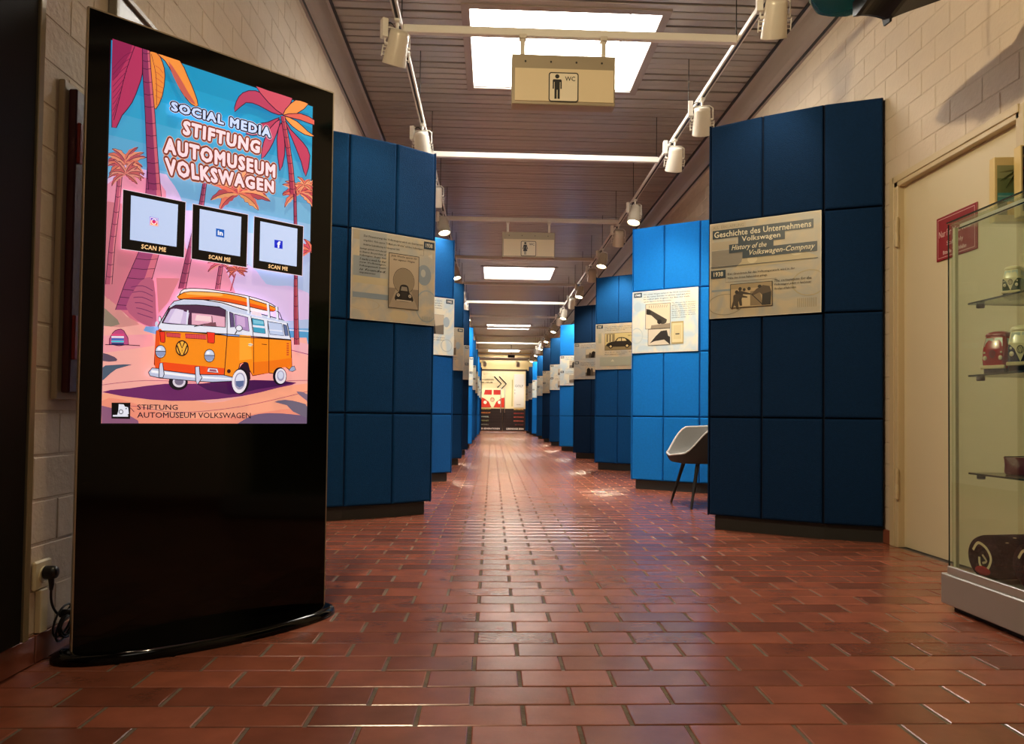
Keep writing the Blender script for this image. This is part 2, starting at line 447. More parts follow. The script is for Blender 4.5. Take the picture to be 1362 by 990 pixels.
for i, (a, b) in enumerate(SKY):
    wl = MB(); x0, x1, z0, z1 = SX0, SX1, ZC-.004, ZC+.34
    wl.box(x0-.02, x0, a, b, z0, z1); wl.box(x1, x1+.02, a, b, z0, z1); wl.box(x0-.02, x1+.02, a-.02, a, z0, z1); wl.box(x0-.02, x1+.02, b, b+.02, z0, z1)
    W = tag(wl.build('window_%d' % (i+1), M_WELL), 'bright rooflight with a white shaft set in the slatted ceiling', kind='structure')
    fr = MB(); t = .06
    for (p, q, r_, s_) in ((x0-t, x0, a-t, b+t), (x1, x1+t, a-t, b+t), (x0, x1, a-t, a), (x0, x1, b, b+t)): fr.box(p, q, r_, s_, ZC-.012, ZC+.004)
    fr.build('frame', mat('skylight_trim', '#9a8c82', .4, .2), W)
    bar = MB(); bar.box(x0, x1, (a+b)/2+.26, (a+b)/2+.275, z1-.035, z1-.02); bar.box(x0+.12, x0+.135, a, b, z1-.035, z1-.02); bar.box(x1-.135, x1-.12, a, b, z1-.035, z1-.02)
    bar.build('glazing_bar', mat('skylight_bar_glow', (.93, .97, 1, 1), .5, emit=.86), W)  # bars are no lamps; their glow stands in for light coming through them
    pn = MB(); pn.box(x0-.02, x1+.02, a-.02, b+.02, z1-.012, z1); pn.build('pane', M_PANE, W)

# ---- cornices
def cornice(name, X, s):
    mb = MB()
    pr = [(0, ZC), (s*.115, ZC), (s*.115, ZC-.016), (s*.10, ZC-.02), (s*.085, ZC-.035), (s*.075, ZC-.07), (s*.066, ZC-.12), (s*.052, ZC-.17), (s*.035, ZC-.20), (s*.02, ZC-.215), (s*.02, ZC-.245), (0, ZC-.25)]
    for i in range(len(pr)-1):
        (xa, za), (xb, zb) = pr[i], pr[i+1]
        mb.add([(X+xa, YB, za), (X+xb, YB, zb), (X+xb, YE, zb), (X+xa, YE, za)], [(0, 1, 2, 3)], 1 if i in (1, 2, 9) else 0)
    tag(mb.build(name, [M_CORN, M_PLINTH]), 'grey metal cornice running along the top of the wall', kind='structure')
cornice('trim_1', XL, 1); cornice('trim_2', XR, -1)

# ================================================================== END WALL WITH PRINTED DOORS
YD = YE-.12
M_CREAMW = mat('end_wall_cream', '#e9cf95', .55, coat=.0)
ew = MB(); ew.box(XL-.1, XR+.1, YE, YE+.12, 0, ZC+.1)
tag(ew.build('wall_end', M_CREAMW), 'warm cream end wall of the corridor behind the printed glass doors', kind='structure')
M_FILM = mat('door_film_cream', '#f0deb0', .25, coat=1.0); M_FILMD = mat('door_film_dark', '#2a2120', .3, coat=.5)
dm = bpy.data.objects.new('door_1', None); COL.objects.link(dm); dm.location = (.475, YD, 0); tag(dm, 'pair of glass doors printed with a red van front at the corridor end', kind='structure')
for s in (-1, 1):
    leaf = MB(); xa, xb = (-1.05, -.006) if s < 0 else (.006, 1.05)
    leaf.box(xa, xb, 0, .03, .01, 2.75, 0); lf = leaf.build('leaf', M_FILM, dm)
    lo = MB(); lo.box(xa, xb, -.006, 0, .01, 1.03); lo.build('lower_film', M_FILMD, lf)
    for k in range(6):
        rb = MB(); rb.box(xa+.02, xb-.02, -.009, -.006, .2+.14*k, .205+.14*k); rb.build('film_line', mat('film_line', '#4a3c38', .5), lf)
    hd = MB(); xh = s*.09; hd.tube([(xh, -.02, .85), (xh, -.07, .88), (xh, -.07, 1.98), (xh, -.02, 2.0)], .018, 8); hd.build('handle', M_ALU, lf)
top = MB(); top.box(-1.1, 1.1, -.01, .05, 2.76, 2.84); top.box(-1.12, -1.05, -.01, .05, 0, 2.84); top.box(1.05, 1.12, -.01, .05, 0, 2.84)
top.build('frame', mat('door_frame_dark', '#5a4632', .4), dm)
# print on the doors, drawn in crop pixels of the doors
cv = homog([(68, 30), (728, 30), (728, 935), (68, 935)], [(-.98, 2.72), (.98, 2.72), (.98, .02), (-.98, .02)])
A = Art((0, -.012, 0), (1, 0, 0), (0, -1, 0), 0, .0006, cv)
A.poly([(70, 300), (90, 285), (130, 282), (350, 282), (400, 290), (420, 320), (425, 578), (62, 578)], '#f4e6bd')
A.poly([(62, 425), (110, 440), (180, 490), (225, 578), (62, 578)], '#c8321f'); A.poly([(425, 425), (380, 435), (300, 490), (255, 578), (425, 578)], '#c8321f')
A.poly([(125, 310), (228, 310), (228, 384), (105, 384)], '#b8281c'); A.poly([(254, 310), (362, 310), (372, 384), (254, 384)], '#b8281c')
A.ell(127, 503, 26, 26, '#f8f3e6'); A.ell(345, 500, 24, 26, '#f8f3e6')
A.ring(238, 460, 34, 34, 6, '#a8342a'); A.line([(218, 440), (230, 482), (238, 462), (246, 482), (258, 440)], 6, '#a8342a'); A.line([(228, 434), (238, 456), (248, 434)], 6, '#a8342a')
A.line([(262, 104), (372, 215), (312, 275)], 17, '#14110f'); A.line([(338, 104), (450, 215), (375, 292)], 17, '#14110f')
A.text('VOLKSWAGEN', (75, 145, 255, 165), '#5e5238', .01); A.text('MUSEUM', (75, 185, 235, 207), '#5e5238', .01)
for i, (t_, c_) in enumerate([('AUFBRUCH', '#d8b85c'), ('ANDACHT', '#e08e4a'), ('WANDEL', '#b9cfc6'), ('FREIHEIT', '#9aa06a'), ('MODELL', '#8f958c')]):
    A.text(t_, (66, 593+i*60, 66+(145 if i < 2 else 120), 612+i*60), c_, .02)
for i, (t_, c_) in enumerate([('MATERIAL', '#e0b050'), ('MENSCHEN', '#a84038'), ('MOTOREN', '#cf5a48'), ('EINZIGAR', '#cf6a50'), ('MYTHOS', '#8a3a40')]):
    A.text(t_, (572+(i == 4)*20, 598+i*59, 724, 616+i*59), c_, .02)
A.text('ER GENERATIONEN', (62, 892, 358, 918), '#f4f0ea', .03); A.text('LEBENDIGE ERIN', (458, 892, 724, 918), '#f4f0ea', .03)
A.rect(570, 62, 728, 575, '#d9d6d0'); A.text('GOLF', (585, 228, 708, 264), '#3c3a38'); A.rect(536, 150, 548, 560, '#a9a560'); A.rect(578, 300, 590, 320, '#a8a4a0'); A.rect(578, 345, 590, 372, '#a8a4a0'); A.rect(610, 525, 675, 540, '#b8b0a8')
pr = A.build('printed_film', dm)
# roof beam, projector and small lamps at the end
bmx = MB(); bmx.box(XL, XR, YE-.5, YE-.38, 3.28, 3.36); tag(bmx.build('trim_3', mat('end_beam', '#6b5a4a', .5)), 'brown cross beam under the ceiling at the corridor end', kind='structure')

# ================================================================== CURVED BLUE PARTITIONS AND INFO BOARDS
RP = [(1.403, 4.81), (1.668, 4.605), (1.967, 4.41), (2.262, 4.285)]
LP = [(-.447, 5.45), (-.694, 5.255), (-.985, 5.085), (-1.262, 4.955)]
ZR = [.092, .716, 1.342, 1.955, 2.595]
CUSH = {}
def partition(side, k, pts, dy, fab, label):
    P = [Vector((x, y+dy, 0)) for x, y in pts]
    T = thing('display_partition', label, 'partition', (P[0].x, P[0].y, 0), group='padded partitions on the %s side of the corridor' % side)
    O = P[0].copy()
    P = [p-O for p in P]
    ns = []
    for i in range(3):
        d = (P[i+1]-P[i]).normalized(); n = Vector((d.y, -d.x, 0))
        if n.y > 0: n = -n
        ns.append(n)
    key = (side, fab.name)
    if key not in CUSH:
        L = {}
        for i in range(3):
            a, b, n = P[i], P[i+1], ns[i]; d = (b-a).normalized(); ln = (b-a).length
            for j in range(4):
                z0, z1 = ZR[j], ZR[j+1]; g = .004; mb = MB()
                prof = [(0, 0.), (0, .014), (.002, .020), (.006, .024), (.013, .026)]
                rings = []
                for ins, dep in prof:
                    rings.append([a+d*(g+ins)+n*dep+Vector((0, 0, z0+g+ins)), a+d*(ln-g-ins)+n*dep+Vector((0, 0, z0+g+ins)), a+d*(ln-g-ins)+n*dep+Vector((0, 0, z1-g-ins)), a+d*(g+ins)+n*dep+Vector((0, 0, z1-g-ins))])
                vs = [v for r_ in rings for v in r_]; fs = []
                for q in range(4):
                    for e in range(4): h = (e+1) % 4; fs.append((q*4+e, q*4+h, q*4+4+h, q*4+4+e))
                fs.append((16, 17, 18, 19)); mb.add(vs, fs); L[(i, j)] = mb.mesh('padded_panel', fab)
        core = MB(); t = .05
        nv = [ns[0], (ns[0]+ns[1]).normalized(), (ns[1]+ns[2]).normalized(), ns[2]]
        def strip(z0, z1, f, bk, mi=0, e0=0., sh=0.):
            e = (P[0]-P[1]).normalized()*e0
            PP = [P[0]+e]+P[1:]
            rs = []
            for p, n in zip(PP, nv): rs.append([p+n*f+Vector((0, 0, z0)), p+n*bk+Vector((0, 0, z0)), p+n*bk+Vector((0, 0, z1)), p+n*f+Vector((0, 0, z1))])
            core_.rings(rs, mi, True, False)
        core_ = core; strip(ZR[0], ZR[4], 0, -t)
        cm_ = core.mesh('core', mat('seam_'+fab.name, tuple(c*.35 for c in fab.node_tree.nodes['Principled BSDF'].inputs['Base Color'].default_value[:3])+(1,), .9))
        core_ = MB(); strip(ZR[0]-.002, ZR[4]+.004, .024, -t, 0); 
        # slim end post on the aisle side
        post = MB(); e = (P[0]-P[1]).normalized(); n = ns[0]
        q = [P[0]+e*.001+n*.022, P[0]+e*.008+n*.022, P[0]+e*.008-n*.05, P[0]+e*.001-n*.05]
        post.rings([[v+Vector((0, 0, ZR[0])) for v in q], [v+Vector((0, 0, ZR[4]+.004)) for v in q]], 0, True, False)
        pm = post.mesh('end_post', fab)
        core_ = MB(); strip(0, ZR[0]-.004, -.012, -.05, 0, -.03); plm = core_.mesh('plinth', M_PLINTH)
        CUSH[key] = (L, cm_, pm, plm)
    L, cm_, pm, plm = CUSH[key]
    link('core', cm_, T); link('end_post', pm, T); link('plinth', plm, T)
    for (i, j), me in L.items(): link('padded_panel', me, T)
    return T, O, P, ns

def beetle_side(A, x, y, w_, h_, c='#2a2623', c2='#d8ccb0'):
    X = lambda u: x+u*w_; Y = lambda v: y+v*h_
    A.poly([(X(.02), Y(.78)), (X(.04), Y(.55)), (X(.2), Y(.42)), (X(.33), Y(.38)), (X(.43), Y(.12)), (X(.6), Y(.06)), (X(.78), Y(.18)), (X(.93), Y(.45)), (X(.98), Y(.78)), (X(.5), Y(.86))], c, 3)
    A.poly([(X(.39), Y(.38)), (X(.46), Y(.17)), (X(.57), Y(.14)), (X(.57), Y(.38))], c2); A.poly([(X(.6), Y(.14)), (X(.72), Y(.2)), (X(.78), Y(.38)), (X(.6), Y(.38))], c2)
    for u in (.17, .8): A.ell(X(u), Y(.8), w_*.085, w_*.085*1.0, '#16120f', 14); A.ell(X(u), Y(.8), w_*.045, w_*.045, c2, 12)
def beetle_front(A, x, y, w_, h_):
    X = lambda u: x+u*w_; Y = lambda v: y+v*h_
    A.poly([(X(.0), Y(.9)), (X(.02), Y(.55)), (X(.18), Y(.42)), (X(.27), Y(.08)), (X(.5), Y(.0)), (X(.73), Y(.08)), (X(.82), Y(.42)), (X(.98), Y(.55)), (X(1), Y(.9))], '#1c1917', 3)
    A.poly([(X(.29), Y(.34)), (X(.34), Y(.12)), (X(.66), Y(.12)), (X(.71), Y(.34))], '#8c8272')
    A.poly([(X(.3), Y(.42)), (X(.7), Y(.42)), (X(.64), Y(.8)), (X(.36), Y(.8))], '#2e2a27')
    for u in (.15, .85): A.ell(X(u), Y(.6), w_*.09, w_*.09, '#cfc4ae', 14); A.ell(X(u), Y(.6), w_*.06, w_*.06, '#8f8574', 12)
    A.rect(X(.04), Y(.84), X(.96), Y(.92), '#b8ad98')
# two-tone printed paper of the boards: soft beige and blue-grey patches
def paper(name, ca, cb):
    mt = mat(name, ca, .38); nt = mt.node_tree; b = nt.nodes['Principled BSDF']
    if nt.nodes.get('mixp'): return mt
    geo = nt.nodes.new('ShaderNodeNewGeometry'); nz = nt.nodes.new('ShaderNodeTexNoise'); nz.inputs['Scale'].default_value = 5.5; nz.inputs['Detail'].default_value = 6; nz.inputs['Distortion'].default_value = 1.2
    nt.links.new(geo.outputs['Position'], nz.inputs['Vector'])
    cr_ = nt.nodes.new('ShaderNodeValToRGB'); cr_.name = 'mixp'; cr_.color_ramp.elements[0].position = .38; cr_.color_ramp.elements[1].position = .6
    cr_.color_ramp.elements[0].color = lin(ca); cr_.color_ramp.elements[1].color = lin(cb)
    nt.links.new(nz.outputs['Fac'], cr_.inputs[0]); nt.links.new(cr_.outputs[0], b.inputs['Base Color']); return mt
PAP1 = paper('printed_paper_beige', '#cdbf9f', '#b3b3aa'); PAP2 = paper('printed_paper_pale', '#ddd9c4', '#b9ccd4')
PAP3 = paper('printed_paper_grey', '#b9b2a6', '#9fa6ac')
NVY = '#1b3446'
def greyphoto(A, x0, y0, x1, y1, seed):
    rnd = random.Random(seed); A.rect(x0-1, y0-1, x1+1, y1+1, '#2b2722'); A.rect(x0+1, y0+1, x1-1, y1-1, '#b9ad97')
    w_, h_ = x1-x0-2, y1-y0-2; x0 += 1; y0 += 1
    A.poly([(x0, y0+h_*.65), (x0+w_*.3, y0+h_*.55), (x0+w_*.6, y0+h_*.62), (x0+w_, y0+h_*.5), (x0+w_, y0+h_), (x0, y0+h_)], '#6f665a')
    for i in range(4):
        a = x0+w_*rnd.uniform(.02, .6); b = a+w_*rnd.uniform(.15, .35); t = y0+h_*rnd.uniform(.1, .5)
        A.poly([(a, y0+h_), (a+(b-a)*.1, t+h_*.15), (a+(b-a)*.4, t), (a+(b-a)*.8, t+h_*.12), (b, y0+h_)], ['#2a2622', '#453e36', '#1d1a18', '#574e44'][i])
def lines(A, x0, y0, x1, n, dy, h, words, c='#2e2b26', sh=0.):
    for i in range(n):
        A.text(words[i % len(words)], (x0, y0+i*dy, x1 if i < n-1 else x0+(x1-x0)*.6, y0+i*dy+h), c, .012, sh, res=1)
DE = ['Die ersten Wagen verlassen das Werk und werden', 'an die neuen Kunden im ganzen Land geliefert', 'Im selben Jahr beginnt der Bau der Halle', 'und der Export in die Nachbarstaaten']
EN = ['The first cars leave the plant', 'and are delivered to customers', 'in the whole country']
def board(side, k, O, P, ns, style):
    """info board: flat sheet over the two aisle-side columns in the second row from the top"""
    a, b = P[0], P[2]; d = (b-a).normalized(); n = Vector((d.y, -d.x, 0))
    if n.y > 0: n = -n
    mid = P[1]-P[0]; bulge = max(0, mid.dot(n))
    a = a+n*(bulge+.0275)+d*.006; wd = (P[2]-P[0]).length-.012; z0, z1 = ZR[2]+.002, ZR[3]-.002; ht = z1-z0
    side_n = 'left' if side == 'left' else 'right'
    T = thing('info_board', board_label(side, k), 'poster', tuple(O+a+Vector((0, 0, z0))), group='printed history boards on the %s partitions' % side_n)
    pap = {'a': PAP1, 'b': PAP2, 'c': PAP3}[style[0]]
    mb = MB(); e = n*.004
    q = [Vector((0, 0, 0)), d*wd, d*wd+Vector((0, 0, ht)), Vector((0, 0, ht))]
    mb.add(q+[v+e for v in q], [(4, 5, 6, 7), (0, 3, 2, 1), (0, 1, 5, 4), (1, 2, 6, 5), (2, 3, 7, 6), (3, 0, 4, 7)]); mb.build('backing_sheet', mat('board_edge', '#dedacc', .4), T)
    # board drawing space: 0..1000 from the reader's left to right, 0..1000 from the top down
    if side == 'right': org, ux = Vector((0, 0, 0)), d
    else: org, ux = d*wd, -d
    A = Art(org+e, ux, n, 0, .00012, lambda p: (min(max(p[0], 5), 995)/1000*wd, (1-min(max(p[1], 5), 995)/1000)*ht), rough=.38)
    if True:
        A.rect(6, 6, 994, 994, pap)
    kind = style[1:]
    if kind == 'R0':
        A.rect(20, 20, 340, 120, '#b9b09a'); A.text('ALL  ERKLAERUNG', (30, 30, 320, 62), '#8e8571'); A.rect(20, 200, 250, 280, '#b5ab96')
        A.rect(20, 290, 310, 480, '#8f8a80'); A.poly([(300, 430), (340, 330), (480, 300), (760, 320), (880, 400), (940, 470), (300, 490)], '#c3b794', 3)
        A.ell(400, 410, 45, 45, '#d9cfae'); A.ell(790, 370, 60, 50, '#d9cfae')
        A.rect(20, 700, 400, 720, '#8fa0ab'); A.ring(150, 860, 170, 110, 10, '#9a937f'); A.ring(900, 700, 150, 130, 12, '#b5aa88')
        for i in range(10): A.rect(800+i*17, 850, 806+i*17, 940, '#a0977c')
        A.rect(28, 76, 934, 166, NVY); A.rect(270, 160, 690, 244, NVY); A.rect(185, 240, 590, 330, NVY); A.rect(310, 300, 965, 396, NVY)
        A.text('Geschichte des Unternehmens', (45, 92, 915, 152), '#e8e2cc', 0, fat=.018, space=1.03); A.text('Volkswagen', (305, 170, 650, 236), '#e8e2cc', 0, fat=.018, space=1.03)
        A.text('History of the', (210, 250, 530, 316), '#e8e2cc', 0, .3, fat=.016, space=1.03); A.text('Volkswagen-Compnay', (375, 318, 948, 386), '#e8e2cc', 0, .3, fat=.016, space=1.03)
        A.rect(15, 462, 975, 467, NVY); A.rect(15, 497, 155, 580, NVY); A.text('1938', (42, 516, 130, 561), '#e8e2cc', 0, fat=.02)
        A.line([(155, 580), (155, 630), (620, 630)], 3, '#5a5548')
        lines(A, 175, 535, 780, 2, 42, 28, ['Der Grundstein für das Volkswagenwerk wird in der', 'Nähe des Ortes Fallersleben gelegt.'])
        lines(A, 600, 640, 920, 3, 42, 28, ['The cornerstone for the', 'Volkswagen plant is laid near', 'the village of Fallersleben.'], '#2e2b26', .25)
        A.rect(200, 655, 585, 905, '#1d1a16'); A.rect(206, 661, 579, 899, '#c4ad84')
        A.rect(206, 661, 579, 710, '#a8946f'); A.poly([(300, 760), (430, 745), (470, 890), (290, 890)], '#d8c49a'); A.poly([(385, 745), (470, 740), (500, 890), (385, 890)], '#8f7c5e')
        for (x, y, s_, c_) in ((262, 690, 1., '#3a3026'), (230, 720, .9, '#4a3d2e')):
            A.ell(x+30, y+22, 16, 20, '#2a221a'); A.poly([(x, y+55), (x+25, y+38), (x+60, y+50), (x+130, y+75), (x+128, y+88), (x+58, y+78), (x+45, y+130), (x+50, y+195), (x+28, y+195), (x+15, y+140), (x-8, y+195), (x-22, y+190), (x-2, y+110)], c_)
        A.ell(375, 715, 16, 18, '#2f261c'); A.ell(330, 722, 14, 16, '#2f261c')
        A.poly([(400, 770), (440, 725), (500, 690), (560, 705), (575, 760), (560, 890), (500, 890), (495, 790), (470, 760), (405, 790)], '#5b4a36'); A.poly([(495, 780), (575, 760), (570, 893), (490, 893)], '#2a221b'); A.line([(395, 770), (500, 890)], 8, '#2a221b')
        A.ell(470, 700, 17, 16, '#221b15')
    elif kind == 'L0':
        A.rect(20, 15, 90, 120, '#b3a890'); A.rect(90, 15, 400, 300, '#a9aaa4'); A.rect(20, 300, 330, 520, '#9aa3a6'); A.rect(20, 520, 420, 600, '#c3b896'); A.rect(20, 700, 430, 760, '#8797a3')
        A.ring(150, 830, 180, 60, 10, '#b8ab8c'); A.ring(900, 780, 140, 190, 12, '#9caab0'); A.ell(860, 420, 90, 120, '#8d9aa2'); A.ell(850, 400, 30, 45, '#b9bcb4'); A.ell(560, 920, 110, 60, '#c9bb98')
        for i in range(8): A.rect(840+i*16, 900, 845+i*16, 960, '#8f8f84')
        A.rect(852, 25, 985, 112, NVY); A.text('1938', (876, 45, 960, 91), '#e6dfc8', 0, fat=.02); A.poly([(905, 190), (960, 160), (960, 220)], '#d3cdbb')
        A.line([(850, 112), (850, 195), (800, 195)], 3, '#4a4a46')
        lines(A, 130, 60, 840, 3, 48, 30, ['Zur Finanzierung des Volkswagens wird ein Sparsystem', 'eingeführt. Viele sparen "5 Mark pro Woche" auf ihre Volkswagen.', 'Abschluß der Gesellschaftsverträge der Volkswagenwerk GmbH.'])
        lines(A, 90, 205, 395, 8, 38, 25, ['Savings system introduced', 'to finance the purchase of', 'Volkswagens. Slogan: Save', '5 marks a week for that', 'new Volkswagen.', 'Volkswagenwerk GmbH', 'is founded.'], '#26241f', .25)
        A.rect(425, 215, 795, 840, '#2c2822'); A.rect(432, 222, 788, 833, '#b8a88f')
        A.text('Jede Woche sparen für', (450, 235, 770, 262), '#2c2822', .015, .25); A.text('den eigenen Wagen', (480, 275, 740, 302), '#2c2822', .015, .25)
        A.poly([(432, 222+390), (788, 222+380), (788, 833), (432, 833)], '#8d7f6c'); A.poly([(520, 612), (690, 610), (788, 833), (432, 833)], '#a59680')
        A.ring(610, 520, 130, 150, 6, '#5a5044', 30); A.ell(610, 520, 122, 142, '#94866f'); beetle_front(A, 515, 560, 200, 210)
    elif kind == 'R1':
        A.rect(25, 20, 150, 95, NVY); A.text('1940', (46, 38, 130, 78), '#e6eef0', 0, fat=.02); A.ell(85, 250, 60, 80, '#b3c6cf'); A.ring(70, 720, 100, 130, 12, '#b7c6c6')
        lines(A, 180, 45, 880, 4, 40, 24, DE); lines(A, 610, 215, 960, 8, 33, 20, EN, '#4a4a40', .25)
        A.rect(208, 215, 592, 620, '#3a342c'); A.rect(214, 221, 586, 614, '#d6c8ac'); A.poly([(220, 290), (270, 300), (540, 480), (530, 530), (470, 560), (420, 520), (300, 400), (220, 380)], '#3e3932'); A.ell(255, 345, 35, 38, '#1f1c19'); A.ell(425, 510, 35, 38, '#1f1c19'); A.poly([(300, 560), (586, 540), (586, 614), (290, 614)], '#8f826e')
        for i in range(9): A.line([(270+i*34, 240), (262+i*34, 285)], 6, '#77695a')
        A.rect(250, 622, 592, 885, '#3a342c'); A.rect(256, 628, 586, 879, '#cdc3ae'); A.poly([(280, 850), (370, 740), (450, 660), (540, 650), (560, 740), (586, 760), (586, 879), (500, 800), (350, 820)], '#2b2825')
        A.rect(605, 520, 790, 875, '#a89868'); A.rect(618, 545, 777, 850, '#d3c69a'); A.rect(640, 580, 755, 800, '#c8b98a'); A.rect(670, 710, 730, 728, '#2b2825')
    elif kind == 'R2':
        A.rect(22, 20, 160, 95, NVY); A.text('1947', (50, 38, 134, 78), '#e9e2c8', 0, fat=.02); A.rect(60, 200, 130, 420, '#a9ab95')
        lines(A, 200, 60, 940, 3, 38, 22, DE); A.rect(205, 210, 985, 585, '#3a342c'); A.rect(211, 216, 979, 579, '#cdbb83'); A.rect(211, 470, 979, 579, '#8c7d58'); A.rect(240, 225, 420, 400, '#8a7c5a'); A.rect(280, 240, 300, 400, '#e0d2a0'); A.rect(345, 240, 365, 400, '#e0d2a0')
        beetle_side(A, 240, 290, 560, 260, '#2d2820', '#d9c78f'); A.text('VW 1947', (700, 265, 840, 295), '#4a4434', .02); lines(A, 205, 620, 940, 2, 38, 22, EN); A.rect(100, 730, 820, 930, '#a4a998'); A.poly([(340, 830), (380, 780), (420, 830)], '#c9cab2')
    elif kind == 'one':
        A.rect(840, 20, 975, 95, NVY) if side == 'left' else A.rect(22, 20, 160, 95, NVY)
        yr = board_year(side, k)
        A.text(yr, (866, 38, 950, 78) if side == 'left' else (50, 38, 134, 78), '#e6e6dc', 0, fat=.02)
        x0 = 60 if side == 'left' else 200
        lines(A, x0, 50, x0+700, 5, 42, 24, DE); greyphoto(A, 300, 300, 800, 640, k); lines(A, 300, 690, 820, 3, 36, 22, EN); A.ell(850, 420, 60, 90, '#9fb0ba'); A.ring(860, 830, 110, 110, 12, '#a8b4b4')
    else:
        for t, yy in ((0, 20), (1, 510)):
            xx = (858, 975) if side == 'left' else (22, 140)
            A.rect(xx[0], yy, xx[1], yy+70, NVY); A.text(board_year(side, k, t), (xx[0]+18, yy+16, xx[1]-18, yy+54), '#e6e6dc', 0, fat=.02)
            x0 = 60 if side == 'left' else 200
            lines(A, x0, yy+25, x0+700, 3, 38, 22, DE); greyphoto(A, x0+130, yy+150, x0+640, yy+400, k*2+t); lines(A, x0, yy+420, x0+600, 1, 30, 20, EN)
    A.build('print', T)
YR = ['1938', '1940', '1947', '1949', '1952', '1955', '1959', '1963', '1967', '1971', '1974']
YL = ['1938', '1945', '1948', '1950', '1953', '1956', '1960', '1964', '1968', '1972']
def board_year(side, k, t=0):
    return str(int((YR if side == 'right' else YL)[k])+t)
ORD = ['nearest', 'second', 'third', 'fourth', 'fifth', 'sixth', 'seventh', 'eighth', 'ninth', 'tenth', 'eleventh']
def board_label(side, k):
    if side == 'right':
        if k == 0: return 'printed board headed Geschichte des Unternehmens with a sepia photo of workmen'
        if k == 1: return 'pale printed board with three photos on the bright blue partition behind the chair'
        if k == 2: return 'beige printed board with an old car in profile on the third right partition'
        return 'narrow-looking printed board tagged %s on the %s right-hand blue partition' % (board_year(side, k), ORD[k])
    if k == 0: return 'printed 1938 board with a tall photo of a dark car, beside the totem'
    return 'printed board tagged %s on the %s left-hand blue partition' % (board_year(side, k), ORD[k])
RF = [M_NAVY, M_BRIGHT, M_MID, M_NAVY, M_BRIGHT, M_DEEP, M_NAVY, M_MID, M_BRIGHT, M_NAVY, M_MID]
LF = [M_DEEP, M_MID, M_DEEP, M_NAVY, M_BRIGHT, M_MID, M_MID, M_BRIGHT, M_MID, M_NAVY]
NM = {M_DEEP: 'deep blue', M_NAVY: 'dark navy', M_BRIGHT: 'bright blue', M_MID: 'medium blue'}
RS = ['aR0', 'bR1', 'aR2', 'ctwo', 'btwo', 'btwo', 'atwo', 'btwo', 'btwo', 'ctwo', 'btwo']
LS = ['aL0', 'bone', 'aone', 'ctwo', 'btwo', 'btwo', 'atwo', 'btwo', 'btwo', 'ctwo']
for k in range(11):
    lab = ['dark navy curved padded partition beside the cream staff door', 'bright blue curved padded partition behind the grey tub chair'][k] if k < 2 else '%s curved padded partition, %s from the front on the right side' % (NM[RF[k]], ORD[k])
    T, O, P, ns = partition('right', k, RP, 2.68*k, RF[k], lab); board('right', k, O, P, ns, RS[k])
for k in range(10):
    lab = 'blue curved padded partition right beside the black screen totem' if k == 0 else '%s curved padded partition, %s from the front on the left side' % (NM[LF[k]], ORD[k])
    T, O, P, ns = partition('left', k, LP, 2.7*k, LF[k], lab); board('left', k, O, P, ns, LS[k])

# ================================================================== TRACKS, BARS, SIGNS, LAMPS
TXL, TXR, TZ = -.61, 1.557, 3.13
for X, nm in ((TXL, 'left'), (TXR, 'right')):
    T = thing('track_rail', 'long pale lighting rail hung on thin rods above the %s partitions' % nm, 'lighting rail', (X, 0, TZ), group=None)
    mb = MB(); mb.cbox(-.02, .02, -2.5, 33.5, -.005, .03, .003); mb.build('rail', M_WHITE, T)
    mb = MB(); mb.box(-.008, .008, -2.5, 33.5, -.0065, -.005); mb.build('slot', M_BLACKM, T)
    rod = MB(); rod.tube([(0, 0, .03), (0, 0, ZC-TZ)], .0035, 6); rm = rod.mesh('hanging_rod', M_PLINTH)
    for i in range(28):
        o = link('hanging_rod', rm, T); o.location = (0, -1.2+1.2*i, 0)
bar = MB(); bar.cbox(TXL+.02, TXR-.02, -.022, .022, -.012, .038, .004); barm = bar.mesh('cross_bar', M_WHITE)
for i in range(13):
    o = link('cross_bar', barm); yb_ = 4.74+2.29*i; o.location = (0, yb_, TZ)
    tag(o, ['cross bar carrying the sign with the standing man', 'bright white cross bar between the rails just beyond the first rooflight', 'cross bar carrying the sign with the woman figure'][i] if i < 3 else 'white cross bar between the two rails, %s from the front' % (ORD+['twelfth', 'thirteenth'])[i], 'bar', 'cross bars joining the two lighting rails')
